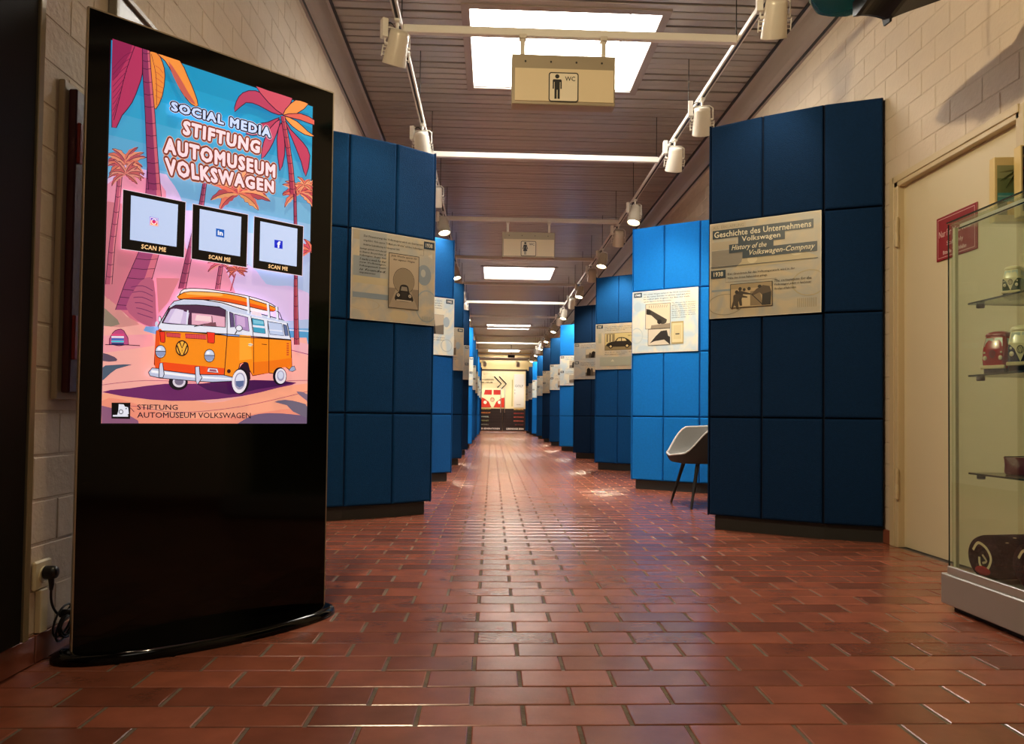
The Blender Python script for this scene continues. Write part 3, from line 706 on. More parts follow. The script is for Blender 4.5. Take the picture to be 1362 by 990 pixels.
def wc_sign(y, woman):
    T = thing('hanging_sign', 'pale lightbox sign marked WC with a %s pictogram, hung from a cross bar' % ('woman' if woman else 'standing man'), 'sign', (.42, y, 2.66))
    mb = MB(); mb.cbox(-.325, .325, -.05, .05, 0, .315, .004); mb.build('housing', mat('sign_housing', '#a4977f', .45, .2), T)
    mb = MB(); mb.box(-.305, .315, -.056, -.05, .02, .225); mb.build('face', mat('sign_face', '#e3d2ae', .4), T)
    for x in (-.257, .257):
        mb = MB(); mb.cbox(x-.014, x+.014, -.012, .012, .315, .45, .003); mb.cbox(x-.022, x+.022, -.03, .03, .43, .456, .003); mb.build('hanger', M_LAMPW, T)
    for x in (-.24, -.08, .08, .24):
        mb = MB(); mb.lathe([(.006, 0), (.006, .004)], Matrix.Translation((x, -.05, .27)) @ Matrix.Rotation(PI/2, 4, 'X'), 10); mb.build('screw', M_PLINTH, T)
    A = Art((0, -.0565, 0), (1, 0, 0), (0, -1, 0), 0, .0002, homog([(900, 303), (1012, 303), (1012, 415), (900, 415)], [(-.094, .203), (.094, .203), (.094, .016), (-.094, .016)]))
    def rr(x0, y0, x1, y1, r):
        return [(cx+r*math.cos(t), cy+r*math.sin(t)) for cx, cy, t0 in ((x1-r, y1-r, 0), (x0+r, y1-r, PI/2), (x0+r, y0+r, PI), (x1-r, y0+r, 1.5*PI)) for t in [t0+PI/2*i/4 for i in range(5)]]
    A.poly(rr(900, 303, 1012, 415, 10), '#141312'); A.poly(rr(904, 307, 1008, 411, 7), '#e9dec4')
    A.ell(932, 319, 8, 8, '#141312')
    if woman:
        A.poly([(921, 330), (943, 330), (952, 362), (946, 364), (940, 342), (939, 346), (948, 378), (938, 378), (938, 404), (933.5, 404), (933.5, 378), (930.5, 378), (930.5, 404), (926, 404), (926, 378), (916, 378), (925, 346), (924, 342), (918, 364), (912, 362)], '#141312')
    else:
        A.poly([(918, 330), (946, 330), (949, 334), (949, 366), (944, 366), (944, 340), (942, 340), (942, 404), (933.5, 404), (933.5, 370), (930.5, 370), (930.5, 404), (922, 404), (922, 340), (920, 340), (920, 366), (915, 366), (915, 334)], '#141312')
    A.text('WC', (961, 318, 999, 335), '#141312', .01)
    A.build('pictogram', T)
wc_sign(4.72, False); wc_sign(9.30, True)

# spot lamp: hangs from the rail (origin at the rail underside), axis tilted
M_LENS = mat('lamp_lens', (1, .83, .5, 1), .3, emit=24); 
def make_spot(dirn, tilt):
    """dirn: heading of the beam in plan (radians, 0=+Y); tilt: angle of the beam from straight down"""
    R_ = Matrix.Rotation(-dirn, 4, 'Z') @ Matrix.Rotation(tilt, 4, 'X')
    piv = Matrix.Translation((0, 0, -.16))
    M = piv @ R_
    T = bpy.data.objects.new('spot_lamp', None); COL.objects.link(T)
    mb = MB(); n = 22; prof = [(.022, .092), (.056, .087), (.060, .066), (.066, -.02), (.073, -.105), (.073, -.11), (.066, -.11), (.064, -.096)]
    mb.lathe(prof, M, n, 0, False); cap_ = MB()
    mb.lathe([(.0005, .093), (.022, .092)], M, n, 0, False); mb.build('lamp_can', M_LAMPW, T)
    le = MB(); le.lathe([(.064, -.0965), (.0005, -.093)], M, n, 0, False); le.build('lens', M_LENS, T)
    yk = MB(); Zr = Matrix.Rotation(-dirn, 4, 'Z')
    pts = [Vector((.080, 0, -.16)), Vector((.080, 0, -.075)), Vector((.055, 0, -.055)), Vector((-.055, 0, -.055)), Vector((-.080, 0, -.075)), Vector((-.080, 0, -.16))]
    yk.tube([Zr @ p for p in pts], .005, 6); yk.tube([(0, 0, -.055), (0, 0, -.004)], .009, 8)
    for s in (-1, 1): yk.tube([Zr @ Vector((s*.055, 0, -.16)), Zr @ Vector((s*.08, 0, -.16))], .009, 8)
    yk.build('yoke', M_WHITE, T)
    for s in (-1, 1):
        fin = MB()
        for zz in (-.02, -.042, -.064): fin.tube([M @ Vector((s*.06, 0, zz)), M @ Vector((s*.088, 0, zz))], .0035, 5)
        fin.tube([M @ Vector((s*.088, 0, -.01)), M @ Vector((s*.088, 0, -.075))], .0035, 5)
        fin.build('filter_clip', M_WHITE, T)
    tb = MB(); Mb = Zr @ Matrix.Translation((-.085, 0, -.07)); tb.cbox(-.018, .018, -.024, .024, -.06, .055, .003, 0, Mb); tb.build('transformer_box', M_WHITE, T)
    wr = MB(); wr.tube([Zr @ Vector(p) for p in spline3([(-.068, 0, -.04), (-.04, .01, -.02), (-.01, .01, -.05), (.0, .01, -.085)])], .003, 5); wr.build('wire', M_BLACKM, T)
    ad = MB(); ad.cbox(-.016, .016, -.035, .035, -.016, .0, .003); ad.build('rail_adapter', M_WHITE, T)
    remember(T)
    return T
def spline3(pts, n=5):
    out = []; L = len(pts)
    for i in range(L-1):
        g = lambda j: Vector(pts[max(0, min(L-1, j))])
        p0, p1, p2, p3 = g(i-1), g(i), g(i+1), g(i+2)
        for k in range(n):
            t = k/n; out.append(.5*(2*p1+(p2-p0)*t+(2*p0-5*p1+4*p2-p3)*t*t+(3*p1-p0-3*p2+p3)*t**3))
    out.append(Vector(pts[-1])); return out
protos = {}
ldata = {}
def spot(X, y, dirn, tilt, label, watt=None, group='track spot lamps along the two rails'):
    key = (round(dirn, 2), round(tilt, 2))
    if key not in protos: T = protos[key] = make_spot(dirn, tilt)
    else: T = copy_tree(protos[key])
    T.location = (X, y, TZ-.006)
    tag(T, label, 'lamp', group)
    W = SPOT_WATT if watt is None else watt
    if W > 0:
        if W not in ldata:
            l = bpy.data.lights.new('spot_beam', 'SPOT'); l.energy = W; l.color = (1, .84, .62); l.spot_size = math.radians(74); l.spot_blend = .8; l.shadow_soft_size = .06; ldata[W] = l
        lo = bpy.data.objects.new('spot_beam', ldata[W]); COL.objects.link(lo); lo.parent = T
        M = Matrix.Translation((0, 0, -.16)) @ Matrix.Rotation(-dirn, 4, 'Z') @ Matrix.Rotation(tilt, 4, 'X')
        lo.matrix_local = M @ Matrix.Translation((0, 0, -.125))
    return T
AW, TW, TC = .55, .52, -.28      # beam tilt away from camera (lights the panel faces) / towards
# right rail (rotation about X by +t sends the beam (-Z) towards +Y)
spot(TXR, 4.12, .2, .56, 'beige spot lamp cut by the top edge above the staff door side', 14)
spot(TXR, 5.60, .25, .55, 'white spot lamp just above the navy partition, tilted down its face', 60)
spot(TXR, 6.45, .0, .50, 'white spot lamp seen from behind, where the bright white bar meets the right rail', 58)
spot(TXR, 8.28, .75, -.30, 'glowing spot lamp above the aisle corner of the bright blue partition')
spot(TXR, 9.37, .0, .50, 'unlit-looking spot lamp just behind the glowing one on the right rail', 110)
sr = [(10.75, -.24, 0), (11.9, .5, 100), (13.55, -.24, 1), (14.9, .5, 100), (16.6, -.24, 1), (17.7, .5, 90), (19.3, -.26, 1), (20.4, .5, 90), (21.9, -.26, 1), (23.1, .5, 90), (24.4, -.28, 1), (25.8, .5, 90), (27.1, -.28, 1), (28.6, .5, 80), (30.0, -.28, 1)]
for i, (y, t, wv) in enumerate(sr):
    far = 'glowing' if t < 0 else 'white back-turned'
    spot(TXR, y, .06 if t > 0 else .75, t if t > 0 else t-.06, '%s spot lamp, %s in the row on the right rail' % (far, (['sixth', 'seventh', 'eighth', 'ninth', 'tenth', 'eleventh', 'twelfth', 'added as 13th', 'added as 14th', 'added as 15th', '16th', '17th', '18th', '19th', '20th'])[i]), wv if t > 0 else None)
# left rail
spot(TXL, 4.60, -.5, .50, 'beige spot lamp with grey box at the top, left of the man sign', 14)
spot(TXL, 6.25, .2, .42, 'white spot lamp standing up over the first left partition', 90)
spot(TXL, 7.75, -.2, .45, 'white spot lamp half hidden behind the corner of the first left partition', 80)
spot(TXL, 8.95, -.6, -.30, 'glowing spot lamp hanging right of the first left partition')
sl = [(10.3, .5, 80), (11.9, -.26, 1), (13.0, .5, 90), (14.4, .5, 60), (15.7, .5, 90), (17.2, -.26, 1), (18.4, .5, 90), (21.1, .5, 90), (23.8, .5, 90), (26.5, .5, 80), (29.2, .5, 80)]  # far lamps of this row are added for illumination
for i, (y, t, wv) in enumerate(sl):
    spot(TXL, y, -.06 if t > 0 else -.75, t if t > 0 else t-.06, '%s spot lamp, %s in the row on the left rail' % ('glowing' if t < 0 else 'white back-turned', ['fifth', 'sixth', 'seventh', 'eighth', 'ninth', 'tenth', 'eleventh', 'twelfth', 'added as 13th', 'added as 14th', 'added as 15th'][i]), wv if t > 0 else None)
# end of corridor: lamps washing the doors
for i, x in enumerate((-.35, 1.1)):
    spot(x, 32.9, 0, .62, 'small spot lamp on the last bar in front of the %s printed door' % ('left' if i == 0 else 'right'), 150, 'spot lamps in front of the printed doors')
o = link('cross_bar', barm); o.location = (0, 32.9, TZ); tag(o, 'last white cross bar in front of the printed doors', 'bar', 'cross bars joining the two lighting rails')
pj = MB(); pj.cbox(-.14, .14, -.1, .1, -.10, 0, .01); pj.tube([(0, 0, 0), (0, 0, ZC-3.20)], .012, 8)
o = pj.build('projector', M_BLACKM); o.location = (.75, 31.0, 3.20); tag(o, 'small black projector box under the ceiling at the corridor end', 'projector')

# ================================================================== KIOSK (digital totem)
kd = Vector((.733, .681, 0)).normalized(); kn = Vector((kd.y, -kd.x, 0)); kw = .802; K0 = Vector((-1.178, 2.195, 0))
kz = math.atan2(kd.y, kd.x)
K = thing('screen_totem', 'tall glossy black totem with a bright screen showing an orange camper van', 'screen', tuple(K0), kz)
# local frame: x along the totem, -y towards the viewer
mb = MB(); mb.box(.03, kw-.03, 0, .05, .03, 1.85, 0); mb.build('body', M_BLACK, K)
mb = MB(); mb.box(.004, kw-.004, -.004, 0, .03, 1.870); mb.build('front_glass', M_BLACK, K)
M_EDGE = mat('totem_edge', '#b9aa90', .3, .6)
mb = MB(); mb.cbox(0, .004, -.005, .010, .03, 1.874, .0008); mb.cbox(kw-.004, kw, -.005, .010, .03, 1.874, .0008); mb.box(.004, kw-.004, -.005, .010, 1.870, 1.874); mb.build('edge_trim', M_EDGE, K)
mb = MB(); rs = []
for r_, z in ((1, 0), (1.0, .012), (.985, .022), (.95, .029), (.9, .031)):
    rs.append([Vector((kw/2+(kw/2+.045)*r_*math.cos(2*PI*i/48), .02+.17*(r_ if r_ > .9 else r_)*math.sin(2*PI*i/48), z)) for i in range(48)])
mb.rings(rs); mb.build('base_plate', M_BLACK, K)

S0 = (.0625, .717, .674, 1.797)
Kc = homog([(147, 60), (413, 137), (411, 563), (136, 564)], [(S0[0], S0[3]), (S0[1], S0[3]), (S0[1], S0[2]), (S0[0], S0[2])])
SCRG = .86
A = Art((0, -.0045, 0), (1, 0, 0), (0, -1, 0), SCRG, .00003)
cvT = lambda p: Kc((130+p[0]/4.697, 50+p[1]/4.697))      # three drawing frames for the top, the middle and the foot of the picture
cvM = lambda p: Kc((130+p[0]/4.697, 230+p[1]/4.697))
cvB = lambda p: Kc((130+p[0]/4.697, 370+p[1]/4.697))
x0, x1, z0, z1 = S0
def clampm(f):
    def g(p):
        a, b = f(p); return (min(max(a, x0), x1), min(max(b, z0), z1))
    return g
OUT = '#2c1330'
# sky bands
sk = ['#1787b8', '#1c90c0', '#2b97c4', '#3f9cc8', '#559fcb', '#6ba6cf', '#86aed6', '#a3b5dc']
A.raw([(x0-.004, z0-.004), (x1+.004, z0-.004), (x1+.004, z1+.004), (x0-.004, z1+.004)], '#05060a')
for i in range(8): A.raw([(x0, z1-.07*(i+1) if i < 7 else z0), (x1, z1-.07*(i+1) if i < 7 else z0), (x1, z1-.07*i), (x0, z1-.07*i)], sk[i])
A.conv = clampm(cvM)
A.poly([(-50, 30), (360, 0), (440, 40), (500, 130), (520, 180), (540, 230), (700, 250), (720, 420), (900, 540), (990, 600), (1050, 680), (1150, 690), (1200, 690), (1290, 720), (1340, 760), (1340, 900), (0, 900)], '#c9b2dc', 2)
A.poly([(-50, 60), (380, 60), (420, 200), (540, 430), (560, 480), (780, 560), (800, 900), (-50, 900)], '#d78aa4', 2)
A.poly([(-20, 280), (150, 200), (250, 420), (330, 900), (-20, 900)], '#c0707f', 2)
A.conv = clampm(cvB)
A.poly([(30, 300), (1340, 300), (1340, 400), (30, 380)], '#6f9fd0'); A.poly([(1180, 315), (1340, 325), (1340, 380), (1180, 360)], '#4f93c4'); A.line([(1190, 310), (1340, 318)], 6, '#d8dff0')
A.poly([(20, 180), (130, 190), (200, 250), (300, 300), (360, 350), (1180, 360), (1340, 420), (1340, 940), (20, 940)], '#eaa79f', 2)
A.poly([(20, 360), (340, 350), (360, 420), (20, 470)], '#e79aa4'); A.poly([(20, 120), (60, 130), (130, 180), (180, 240), (260, 290), (20, 300)], '#c98a86', 2); A.poly([(30, 190), (90, 230), (140, 290), (30, 300)], '#8a7b6c', 2)
A.poly([(1180, 370), (1340, 400), (1340, 470), (1200, 440)], '#e2a8b4'); A.line([(1200, 435), (1340, 465)], 5, '#8a4a70')
A.poly([(20, 730), (180, 700), (400, 720), (700, 780), (900, 740), (1340, 650), (1340, 940), (20, 940)], '#f0a184', 2)
A.poly([(20, 770), (150, 760), (330, 820), (560, 880), (900, 860), (1340, 800), (1340, 940), (20, 940)], '#e98f78', 2)
for pts in ([(30, 670), (300, 640), (640, 650)], [(30, 860), (200, 800), (500, 840), (900, 800), (1330, 700)], [(900, 700), (1150, 640), (1330, 630)]): A.line(pts, 3, '#7a3a60', 4)
# foliage and jagged grass
A.poly([(30, 560), (90, 545), (220, 540), (120, 570), (60, 620), (30, 640)], '#4a5a6e', 2); A.poly([(30, 470), (110, 495), (120, 520), (30, 520)], '#5a4a5e', 2)
A.poly([(880, 915), (960, 860), (1080, 840), (1250, 850), (1340, 870), (1340, 940), (860, 940)], '#6d5a78', 2); A.poly([(1110, 770), (1180, 755), (1270, 770), (1340, 800), (1340, 870), (1230, 830), (1190, 790)], '#6d6478', 2); A.poly([(1250, 700), (1340, 720), (1340, 770), (1290, 740)], '#7d6a80', 2)
A.poly([(30, 800), (200, 860), (260, 915), (30, 915)], '#8a5a78', 2)
# beach chair
A.outl([(75, 415), (95, 345), (130, 322), (165, 330), (195, 415)], '#b54a7c', 4, OUT, 2)
for i, c_ in enumerate(['#d8487c', '#e8e0f0', '#2a70c0', '#48c0d8', '#1f3c78']): A.rect(88, 350+i*14, 165, 361+i*14, c_)
A.line([(50, 418), (190, 418), (265, 422)], 5, OUT)
# shadow under the van
A.poly([(30, 715), (200, 690), (420, 660), (700, 655), (980, 630), (1250, 645), (1130, 680), (900, 735), (600, 765), (330, 760)], '#6a2a62', 2)
A.poly([(620, 660), (980, 632), (1240, 646), (1000, 690), (820, 725)], '#451a4e', 2)
# palm trunks behind
def trunk(cv_, pts, w0, w1, c, c2):
    A.conv = clampm(cv_); L = len(pts); left = []; right = []
    for i, p in enumerate(pts):
        ww = w0+(w1-w0)*i/(L-1); left.append((p[0]-ww/2, p[1])); right.append((p[0]+ww/2, p[1]))
    A.poly(left+right[::-1], c); A.poly([((l[0]*.3+r_[0]*.7), l[1]) for l, r_ in zip(left, right)]+right[::-1], c2); A.line(left, 4, OUT); A.line(right, 4, OUT)
    for i in range(L-1):
        for f in (.2, .5, .8):
            a = [left[i][q]+(left[i+1][q]-left[i][q])*f for q in (0, 1)]; b = [right[i][q]+(right[i+1][q]-right[i][q])*f for q in (0, 1)]
            A.line([a, ((a[0]+b[0])/2, (a[1]+b[1])/2+6), b], 3, OUT)
def frond(cx, cy, ang, L, wd_, bend, c, c2=None):
    """drooping palm leaf"""
    pts = []; N = 8; mid = []
    for i in range(N+1):
        t = i/N; a = ang+bend*t; mid.append((cx+L*t*math.cos(ang+bend*t*.5), cy+L*t*math.sin(ang+bend*t*.5)))
    up = []; dn = []
    for i, p in enumerate(mid):
        t = i/N; q = mid[min(i+1, N)]; pq = mid[max(i-1, 0)]; dx, dy = q[0]-pq[0], q[1]-pq[1]; l = math.hypot(dx, dy) or 1
        ww = wd_*math.sin(PI*min(1, t*.9+.08))*(1 if i % 2 else .72)
        up.append((p[0]-dy/l*ww, p[1]+dx/l*ww)); dn.append((p[0]+dy/l*ww*.8, p[1]-dx/l*ww*.8))
    A.poly(up+dn[::-1], c); 
    if c2: A.poly(mid+dn[::-1], c2)
    A.line(mid, 3, OUT)
    A.line(up, 2.5, OUT)
def palm(cv_, cx, cy, L, wd_, cs, n=9, seed=1):
    A.conv = clampm(cv_); rnd = random.Random(seed)
    for i in range(n):
        a = PI*(.95+1.15*i/(n-1))+rnd.uniform(-.1, .1)
        s = 1 if math.cos(a) > 0 else -1
        frond(cx, cy, a, L*rnd.uniform(.8, 1.1), wd_, s*rnd.uniform(.7, 1.3), cs[i % len(cs)], cs[(i+1) % len(cs)])
PK = ['#c2465c', '#a63a56', '#d8705c']; OR = ['#e08a4a', '#c85a5a']
trunk(cvM, [(140, -20), (120, 200), (90, 450), (70, 700)], 26, 40, '#a8506a', '#c87480')
palm(cvT, 170, 800, 130, 24, ['#c46a5c', '#d88a70', '#a84e5c'], 11, 3)
palm(cvM, 170, 20, 110, 18, ['#b85a5c', '#cf8478'], 9, 5)
palm(cvM, 870, 120, 190, 34, ['#d8705c', '#b04a54', '#e09a6a'], 9, 7)
trunk(cvM, [(655, 60), (635, 200), (560, 520), (520, 720)], 24, 46, '#8a3a5c', '#b85a78')
trunk(cvM, [(765, 540), (740, 720)], 24, 28, '#a04a68', '#c86a80')
palm(cvM, 765, 560, 110, 16, ['#c85a6c', '#d88a80'], 7, 9)
palm(cvM, 860, 600, 70, 12, ['#d8705c', '#c05a54'], 9, 11); A.line([(850, 620), (820, 730)], 8, '#a04a5c')
palm(cvM, 1250, 110, 130, 22, ['#d8705c', '#e09470', '#b84a54'], 11, 13)
palm(cvM, 1320, 470, 100, 18, ['#c84a5c', '#d8705c'], 8, 15)
trunk(cvM, [(1215, 100), (1225, 400), (1230, 700)], 18, 22, '#8a3050', '#b85068')
trunk(cvB, [(1228, -10), (1232, 200), (1240, 405)], 22, 32, '#9a3a50', '#b85a60')
# rock mass around the left trunk
trunk(cvM, [(330, -60), (335, 150), (310, 500), (240, 700), (200, 860)], 66, 190, '#9a4470', '#cc6a80')
A.conv = clampm(cvB)
A.poly([(170, 180), (230, 60), (290, 0), (340, 20), (355, 200), (350, 300), (280, 290), (220, 250)], '#b05a78', 2)
for i in range(6): A.line([(200+i*8, 60+i*32), (270, 50+i*36), (335, 80+i*34)], 4, '#6a2a5a', 3)
A.poly([(355, 0), (500, 0), (430, 150), (370, 220)], '#d07a88')
# big top-left palm
A.conv = clampm(cvT)
A.outl([(78, 40), (160, 60), (260, 95), (262, 130), (262, 250), (240, 330), (200, 430), (140, 510), (78, 585)], '#a8325c', 5, OUT, 2)
A.poly([(78, 40), (200, 70), (150, 200), (78, 300)], '#8a2450', 2); A.line([(215, 85), (160, 250), (120, 420), (90, 540)], 4, OUT, 3)
for i in range(9): A.line([(205-i*12, 120+i*40), (150-i*8, 150+i*45), (82, 230+i*36)], 3, '#6a1a44', 3)
A.outl([(300, 115), (350, 120), (385, 180), (400, 260), (385, 380), (345, 465), (325, 420), (305, 300)], '#e0863c', 5, OUT, 2); A.line([(315, 130), (345, 260), (350, 440)], 3, OUT, 3)
for i in range(6): A.line([(340, 200+i*36), (365, 215+i*36), (388, 245+i*30)], 3, '#9a4a38', 3)
A.outl([(350, 125), (420, 130), (490, 160), (540, 260), (580, 350), (605, 435), (560, 425), (500, 350), (450, 250), (400, 170)], '#e08a40', 5, OUT, 2); A.poly([(420, 170), (480, 250), (540, 350), (590, 430), (520, 380), (450, 260)], '#b85a50', 2)
trunk(cvT, [(283, 95), (290, 250), (310, 500), (325, 750), (340, 960)], 44, 76, '#84305c', '#c05a70')
# top-right palm
A.conv = clampm(cvT)
for (pts, c_) in (([(1130, 470), (1060, 380), (960, 330), (880, 345), (840, 400), (830, 465), (900, 405), (980, 420), (1060, 460)], '#a63a5c'),
                  ([(1130, 470), (1040, 400), (960, 300), (1040, 325), (1160, 350), (1190, 370), (1160, 430)], '#b84a60'),
                  ([(1130, 475), (1180, 400), (1240, 370), (1290, 400), (1220, 460)], '#dc8648'),
                  ([(1130, 475), (1240, 460), (1335, 500), (1335, 530), (1240, 500)], '#c85a50'),
                  ([(1140, 480), (1220, 510), (1290, 570), (1335, 600), (1270, 590), (1190, 540)], '#e0904c'),
                  ([(1130, 480), (1180, 560), (1260, 640), (1305, 720), (1280, 850), (1250, 760), (1200, 640)], '#b03a5c'),
                  ([(1110, 490), (1040, 520), (960, 540), (900, 600), (1000, 600), (1060, 560)], '#a8385a'),
                  ([(1115, 500), (1050, 560), (1010, 650), (1000, 750), (1050, 690), (1090, 600)], '#b8486a'),
                  ([(1120, 520), (1095, 620), (1115, 820), (1145, 720), (1140, 600)], '#b03a5c')):
    A.outl(pts, c_, 5, OUT, 2)
trunk(cvT, [(1130, 480), (1160, 640), (1185, 800), (1200, 960)], 26, 34, '#9a3350', '#c05a60')
palm(cvT, 1270, 905, 70, 14, ['#d8705c', '#e09470'], 6, 21)
A.conv = cvM
# cards (the scan pattern is left out, its pale field stays)
for (q, f, lab_, ic) in (([(147, 118), (530, 186), (522, 528), (138, 482)], [(195, 152), (484, 202), (476, 463), (190, 425)], [(262, 452), (412, 470), (410, 496), (260, 478)], 'i'),
                         ([(575, 196), (918, 254), (912, 580), (570, 534)], [(618, 225), (877, 268), (872, 514), (615, 479)], [(678, 508), (812, 525), (810, 550), (676, 531)], 'l'),
                         ([(958, 263), (1267, 318), (1264, 627), (954, 584)], [(996, 292), (1230, 333), (1228, 570), (993, 538)], [(1052, 560), (1172, 575), (1171, 598), (1050, 582)], 'f')):
    A.poly([(q[0][0]-3, q[0][1]-4), (q[1][0]+3, q[1][1]-3), (q[2][0]+3, q[2][1]+4), (q[3][0]-3, q[3][1]+3)], '#e4d0e0'); A.poly(q, '#050507'); A.poly(f, '#b9cdf4')
    A.text('SCAN ME', lab_, '#f0c890', 0, quad=True, fat=.03, space=1.1)
    cx = sum(p[0] for p in f)/4; cy = sum(p[1] for p in f)/4
    if ic == 'i':
        for j, c_ in enumerate(['#6a3ad0', '#d8306a', '#f08a30']): A.poly([(cx-26+j*2, cy-30+j*19), (cx+26, cy-22+j*19), (cx+26, cy+30), (cx-26, cy+22)], c_)
        A.ring(cx, cy, 17, 18, 5, '#f8f0f4'); A.ell(cx+14, cy-13, 3, 3, '#f8f0f4')
        A.line([(cx-22, cy-25), (cx+22, cy-19), (cx+22, cy+25), (cx-22, cy+19)], 4, '#f8f0f4', 0, True)
    else:
        A.poly([(cx-26, cy-29), (cx+26, cy-21), (cx+26, cy+29), (cx-26, cy+21)], '#1a5cb8' if ic == 'l' else '#1a2cc8', 0)
        A.text('in' if ic == 'l' else 'f', [(cx-15, cy-17), (cx+17, cy-12), (cx+17, cy+17), (cx-15, cy+12)] if ic == 'l' else [(cx-8, cy-20), (cx+12, cy-17), (cx+12, cy+24), (cx-8, cy+21)], '#f4f6ff', .04, quad=True)
# heading
A.conv = cvT
def title(s_, q, fill, edge, halo, f=.052):
    for r_, c_ in ((f+.13, halo), (f+.10, edge), (f, fill)): A.text(s_, q, c_, 0, quad=True, fat=r_, space=1.2)
title('SOCIAL MEDIA', [(440, 420), (1052, 560), (1050, 615), (440, 470)], '#bcd0fa', '#0c1024', '#e8d8ec')
title('STIFTUNG', [(515, 535), (985, 645), (980, 715), (512, 612)], '#f2d4e0', '#7a3a30', '#e0a890')
title('AUTOMUSEUM', [(398, 642), (1080, 788), (1080, 862), (398, 728)], '#f2d4e0', '#7a3a30', '#e0a890')
title('VOLKSWAGEN', [(402, 768), (1072, 890), (1072, 955), (410, 862)], '#f2d4e0', '#7a3a30', '#e0a890')
# the camper van
A.conv = cvB
BD = '#1e1018'
A.ell(490, 650, 60, 50, '#1c1420'); A.ell(495, 648, 40, 34, '#d8d0e0'); A.ell(495, 645, 28, 24, '#7a7088')
A.poly([(485, 132), (490, 95), (520, 66), (640, 66), (780, 80), (920, 100), (1040, 140), (1095, 165), (1100, 190), (930, 200), (700, 140)], '#f4eaf2', 2)
A.outl([(490, 130), (500, 100), (560, 82), (720, 86), (860, 104), (1000, 142), (1090, 172), (1092, 192), (1050, 196), (900, 165), (700, 132)], '#f08a22', 5, BD, 2)
A.poly([(500, 128), (700, 130), (900, 162), (1050, 194), (1088, 190), (900, 140), (690, 112)], '#e2541a', 2)
A.poly([(560, 84), (720, 88), (760, 96), (740, 108), (540, 100)], '#fbb45a', 2)
A.line([(490, 110), (520, 68), (640, 64), (780, 80), (920, 104), (1040, 138), (1098, 170)], 5, BD, 3)
A.outl([(430, 180), (460, 145), (520, 130), (640, 132), (760, 150), (860, 180), (1000, 215), (1140, 250), (1170, 270), (1190, 360), (1195, 375), (790, 345), (370, 330), (362, 300)], '#dfe4f6', 6, BD, 1)
A.poly([(440, 170), (470, 148), (540, 136), (700, 146), (790, 168), (1140, 252), (1160, 270), (790, 200), (460, 176)], '#c2cdea', 2)
# orange body
A.outl([(352, 330), (560, 335), (770, 352), (795, 356), (1196, 378), (1202, 540), (1195, 570), (1160, 545), (1110, 555), (1088, 590), (1055, 585), (955, 605), (930, 560), (905, 520), (875, 530), (860, 590), (840, 640), (790, 632), (560, 600), (360, 570), (340, 540)], '#f08a1c', 6, BD)
A.poly([(352, 332), (395, 334), (372, 400), (380, 520), (358, 566), (342, 540)], '#e2521c', 2)
A.poly([(398, 525), (560, 540), (780, 560), (775, 628), (560, 600), (360, 570), (362, 530)], '#e84a1c', 1)
A.poly([(955, 520), (1060, 510), (1200, 490), (1202, 545), (1110, 555), (1060, 585), (955, 603)], '#e8741a', 1)
A.poly([(870, 350), (940, 352), (950, 500), (870, 510)], '#f6a232', 1)
A.line([(790, 200), (792, 360), (775, 628)], 5, BD); A.line([(940, 230), (958, 370), (962, 590)], 4, BD); A.line([(1045, 255), (1055, 375), (1058, 585)], 4, BD)
A.line([(362, 330), (560, 336), (700, 340), (790, 356), (1196, 376)], 5, BD)
# windows
A.outl([(385, 280), (430, 190), (470, 168), (600, 165), (740, 175), (782, 195), (782, 302), (560, 290), (440, 286)], '#4a2a48', 5, BD, 1)
A.poly([(395, 278), (440, 195), (460, 190), (555, 215), (540, 288), (440, 282)], '#c8b8e0'); A.poly([(425, 275), (470, 190), (520, 200), (500, 286)], '#ddd2f0')
A.poly([(570, 216), (690, 225), (776, 238), (778, 300), (570, 288)], '#dfa8c0'); A.poly([(600, 228), (690, 236), (690, 270), (590, 262)], '#efd0d8'); A.line([(585, 300), (650, 285), (720, 275)], 6, BD); A.line([(695, 232), (700, 290)], 4, BD); A.line([(545, 200), (540, 288)], 9, '#dfe4f6')
A.poly([(640, 290), (690, 272), (720, 278), (725, 298)], '#7a4a58')
A.outl([(805, 205), (828, 215), (836, 300), (812, 302)], '#5a4a78', 4, BD); A.outl([(835, 218), (920, 238), (930, 325), (842, 305)], '#a888c0', 4, BD); A.poly([(850, 226), (900, 238), (905, 300), (855, 300)], '#c8a8d8')
A.outl([(945, 243), (1020, 256), (1032, 338), (958, 330)], '#3f9cc0', 4, BD); A.poly([(950, 285), (1026, 292), (1028, 305), (954, 298)], '#dfe4f6'); A.poly([(955, 252), (1018, 262), (1020, 280), (955, 276)], '#7ac0dc')
A.outl([(1045, 262), (1135, 275), (1148, 350), (1060, 342)], '#b8c8ec', 4, BD); A.outl([(1143, 278), (1165, 285), (1178, 350), (1156, 350)], '#5a6a98', 4, BD); A.line([(1058, 315), (1140, 322)], 4, '#f4f4fc')
# roof rack
for xx in (918, 1045, 1100): A.line([(xx, 108+(xx-918)*.33), (xx+8, 215+(xx-918)*.2)], 14, '#dfe4f6'); A.line([(xx+8, 108+(xx-918)*.33), (xx+16, 215+(xx-918)*.2)], 4, BD)
A.poly([(940, 195), (1000, 205), (1010, 235), (940, 220)], '#e8d8e8'); A.line([(1100, 195), (1118, 205), (1135, 245)], 5, BD)
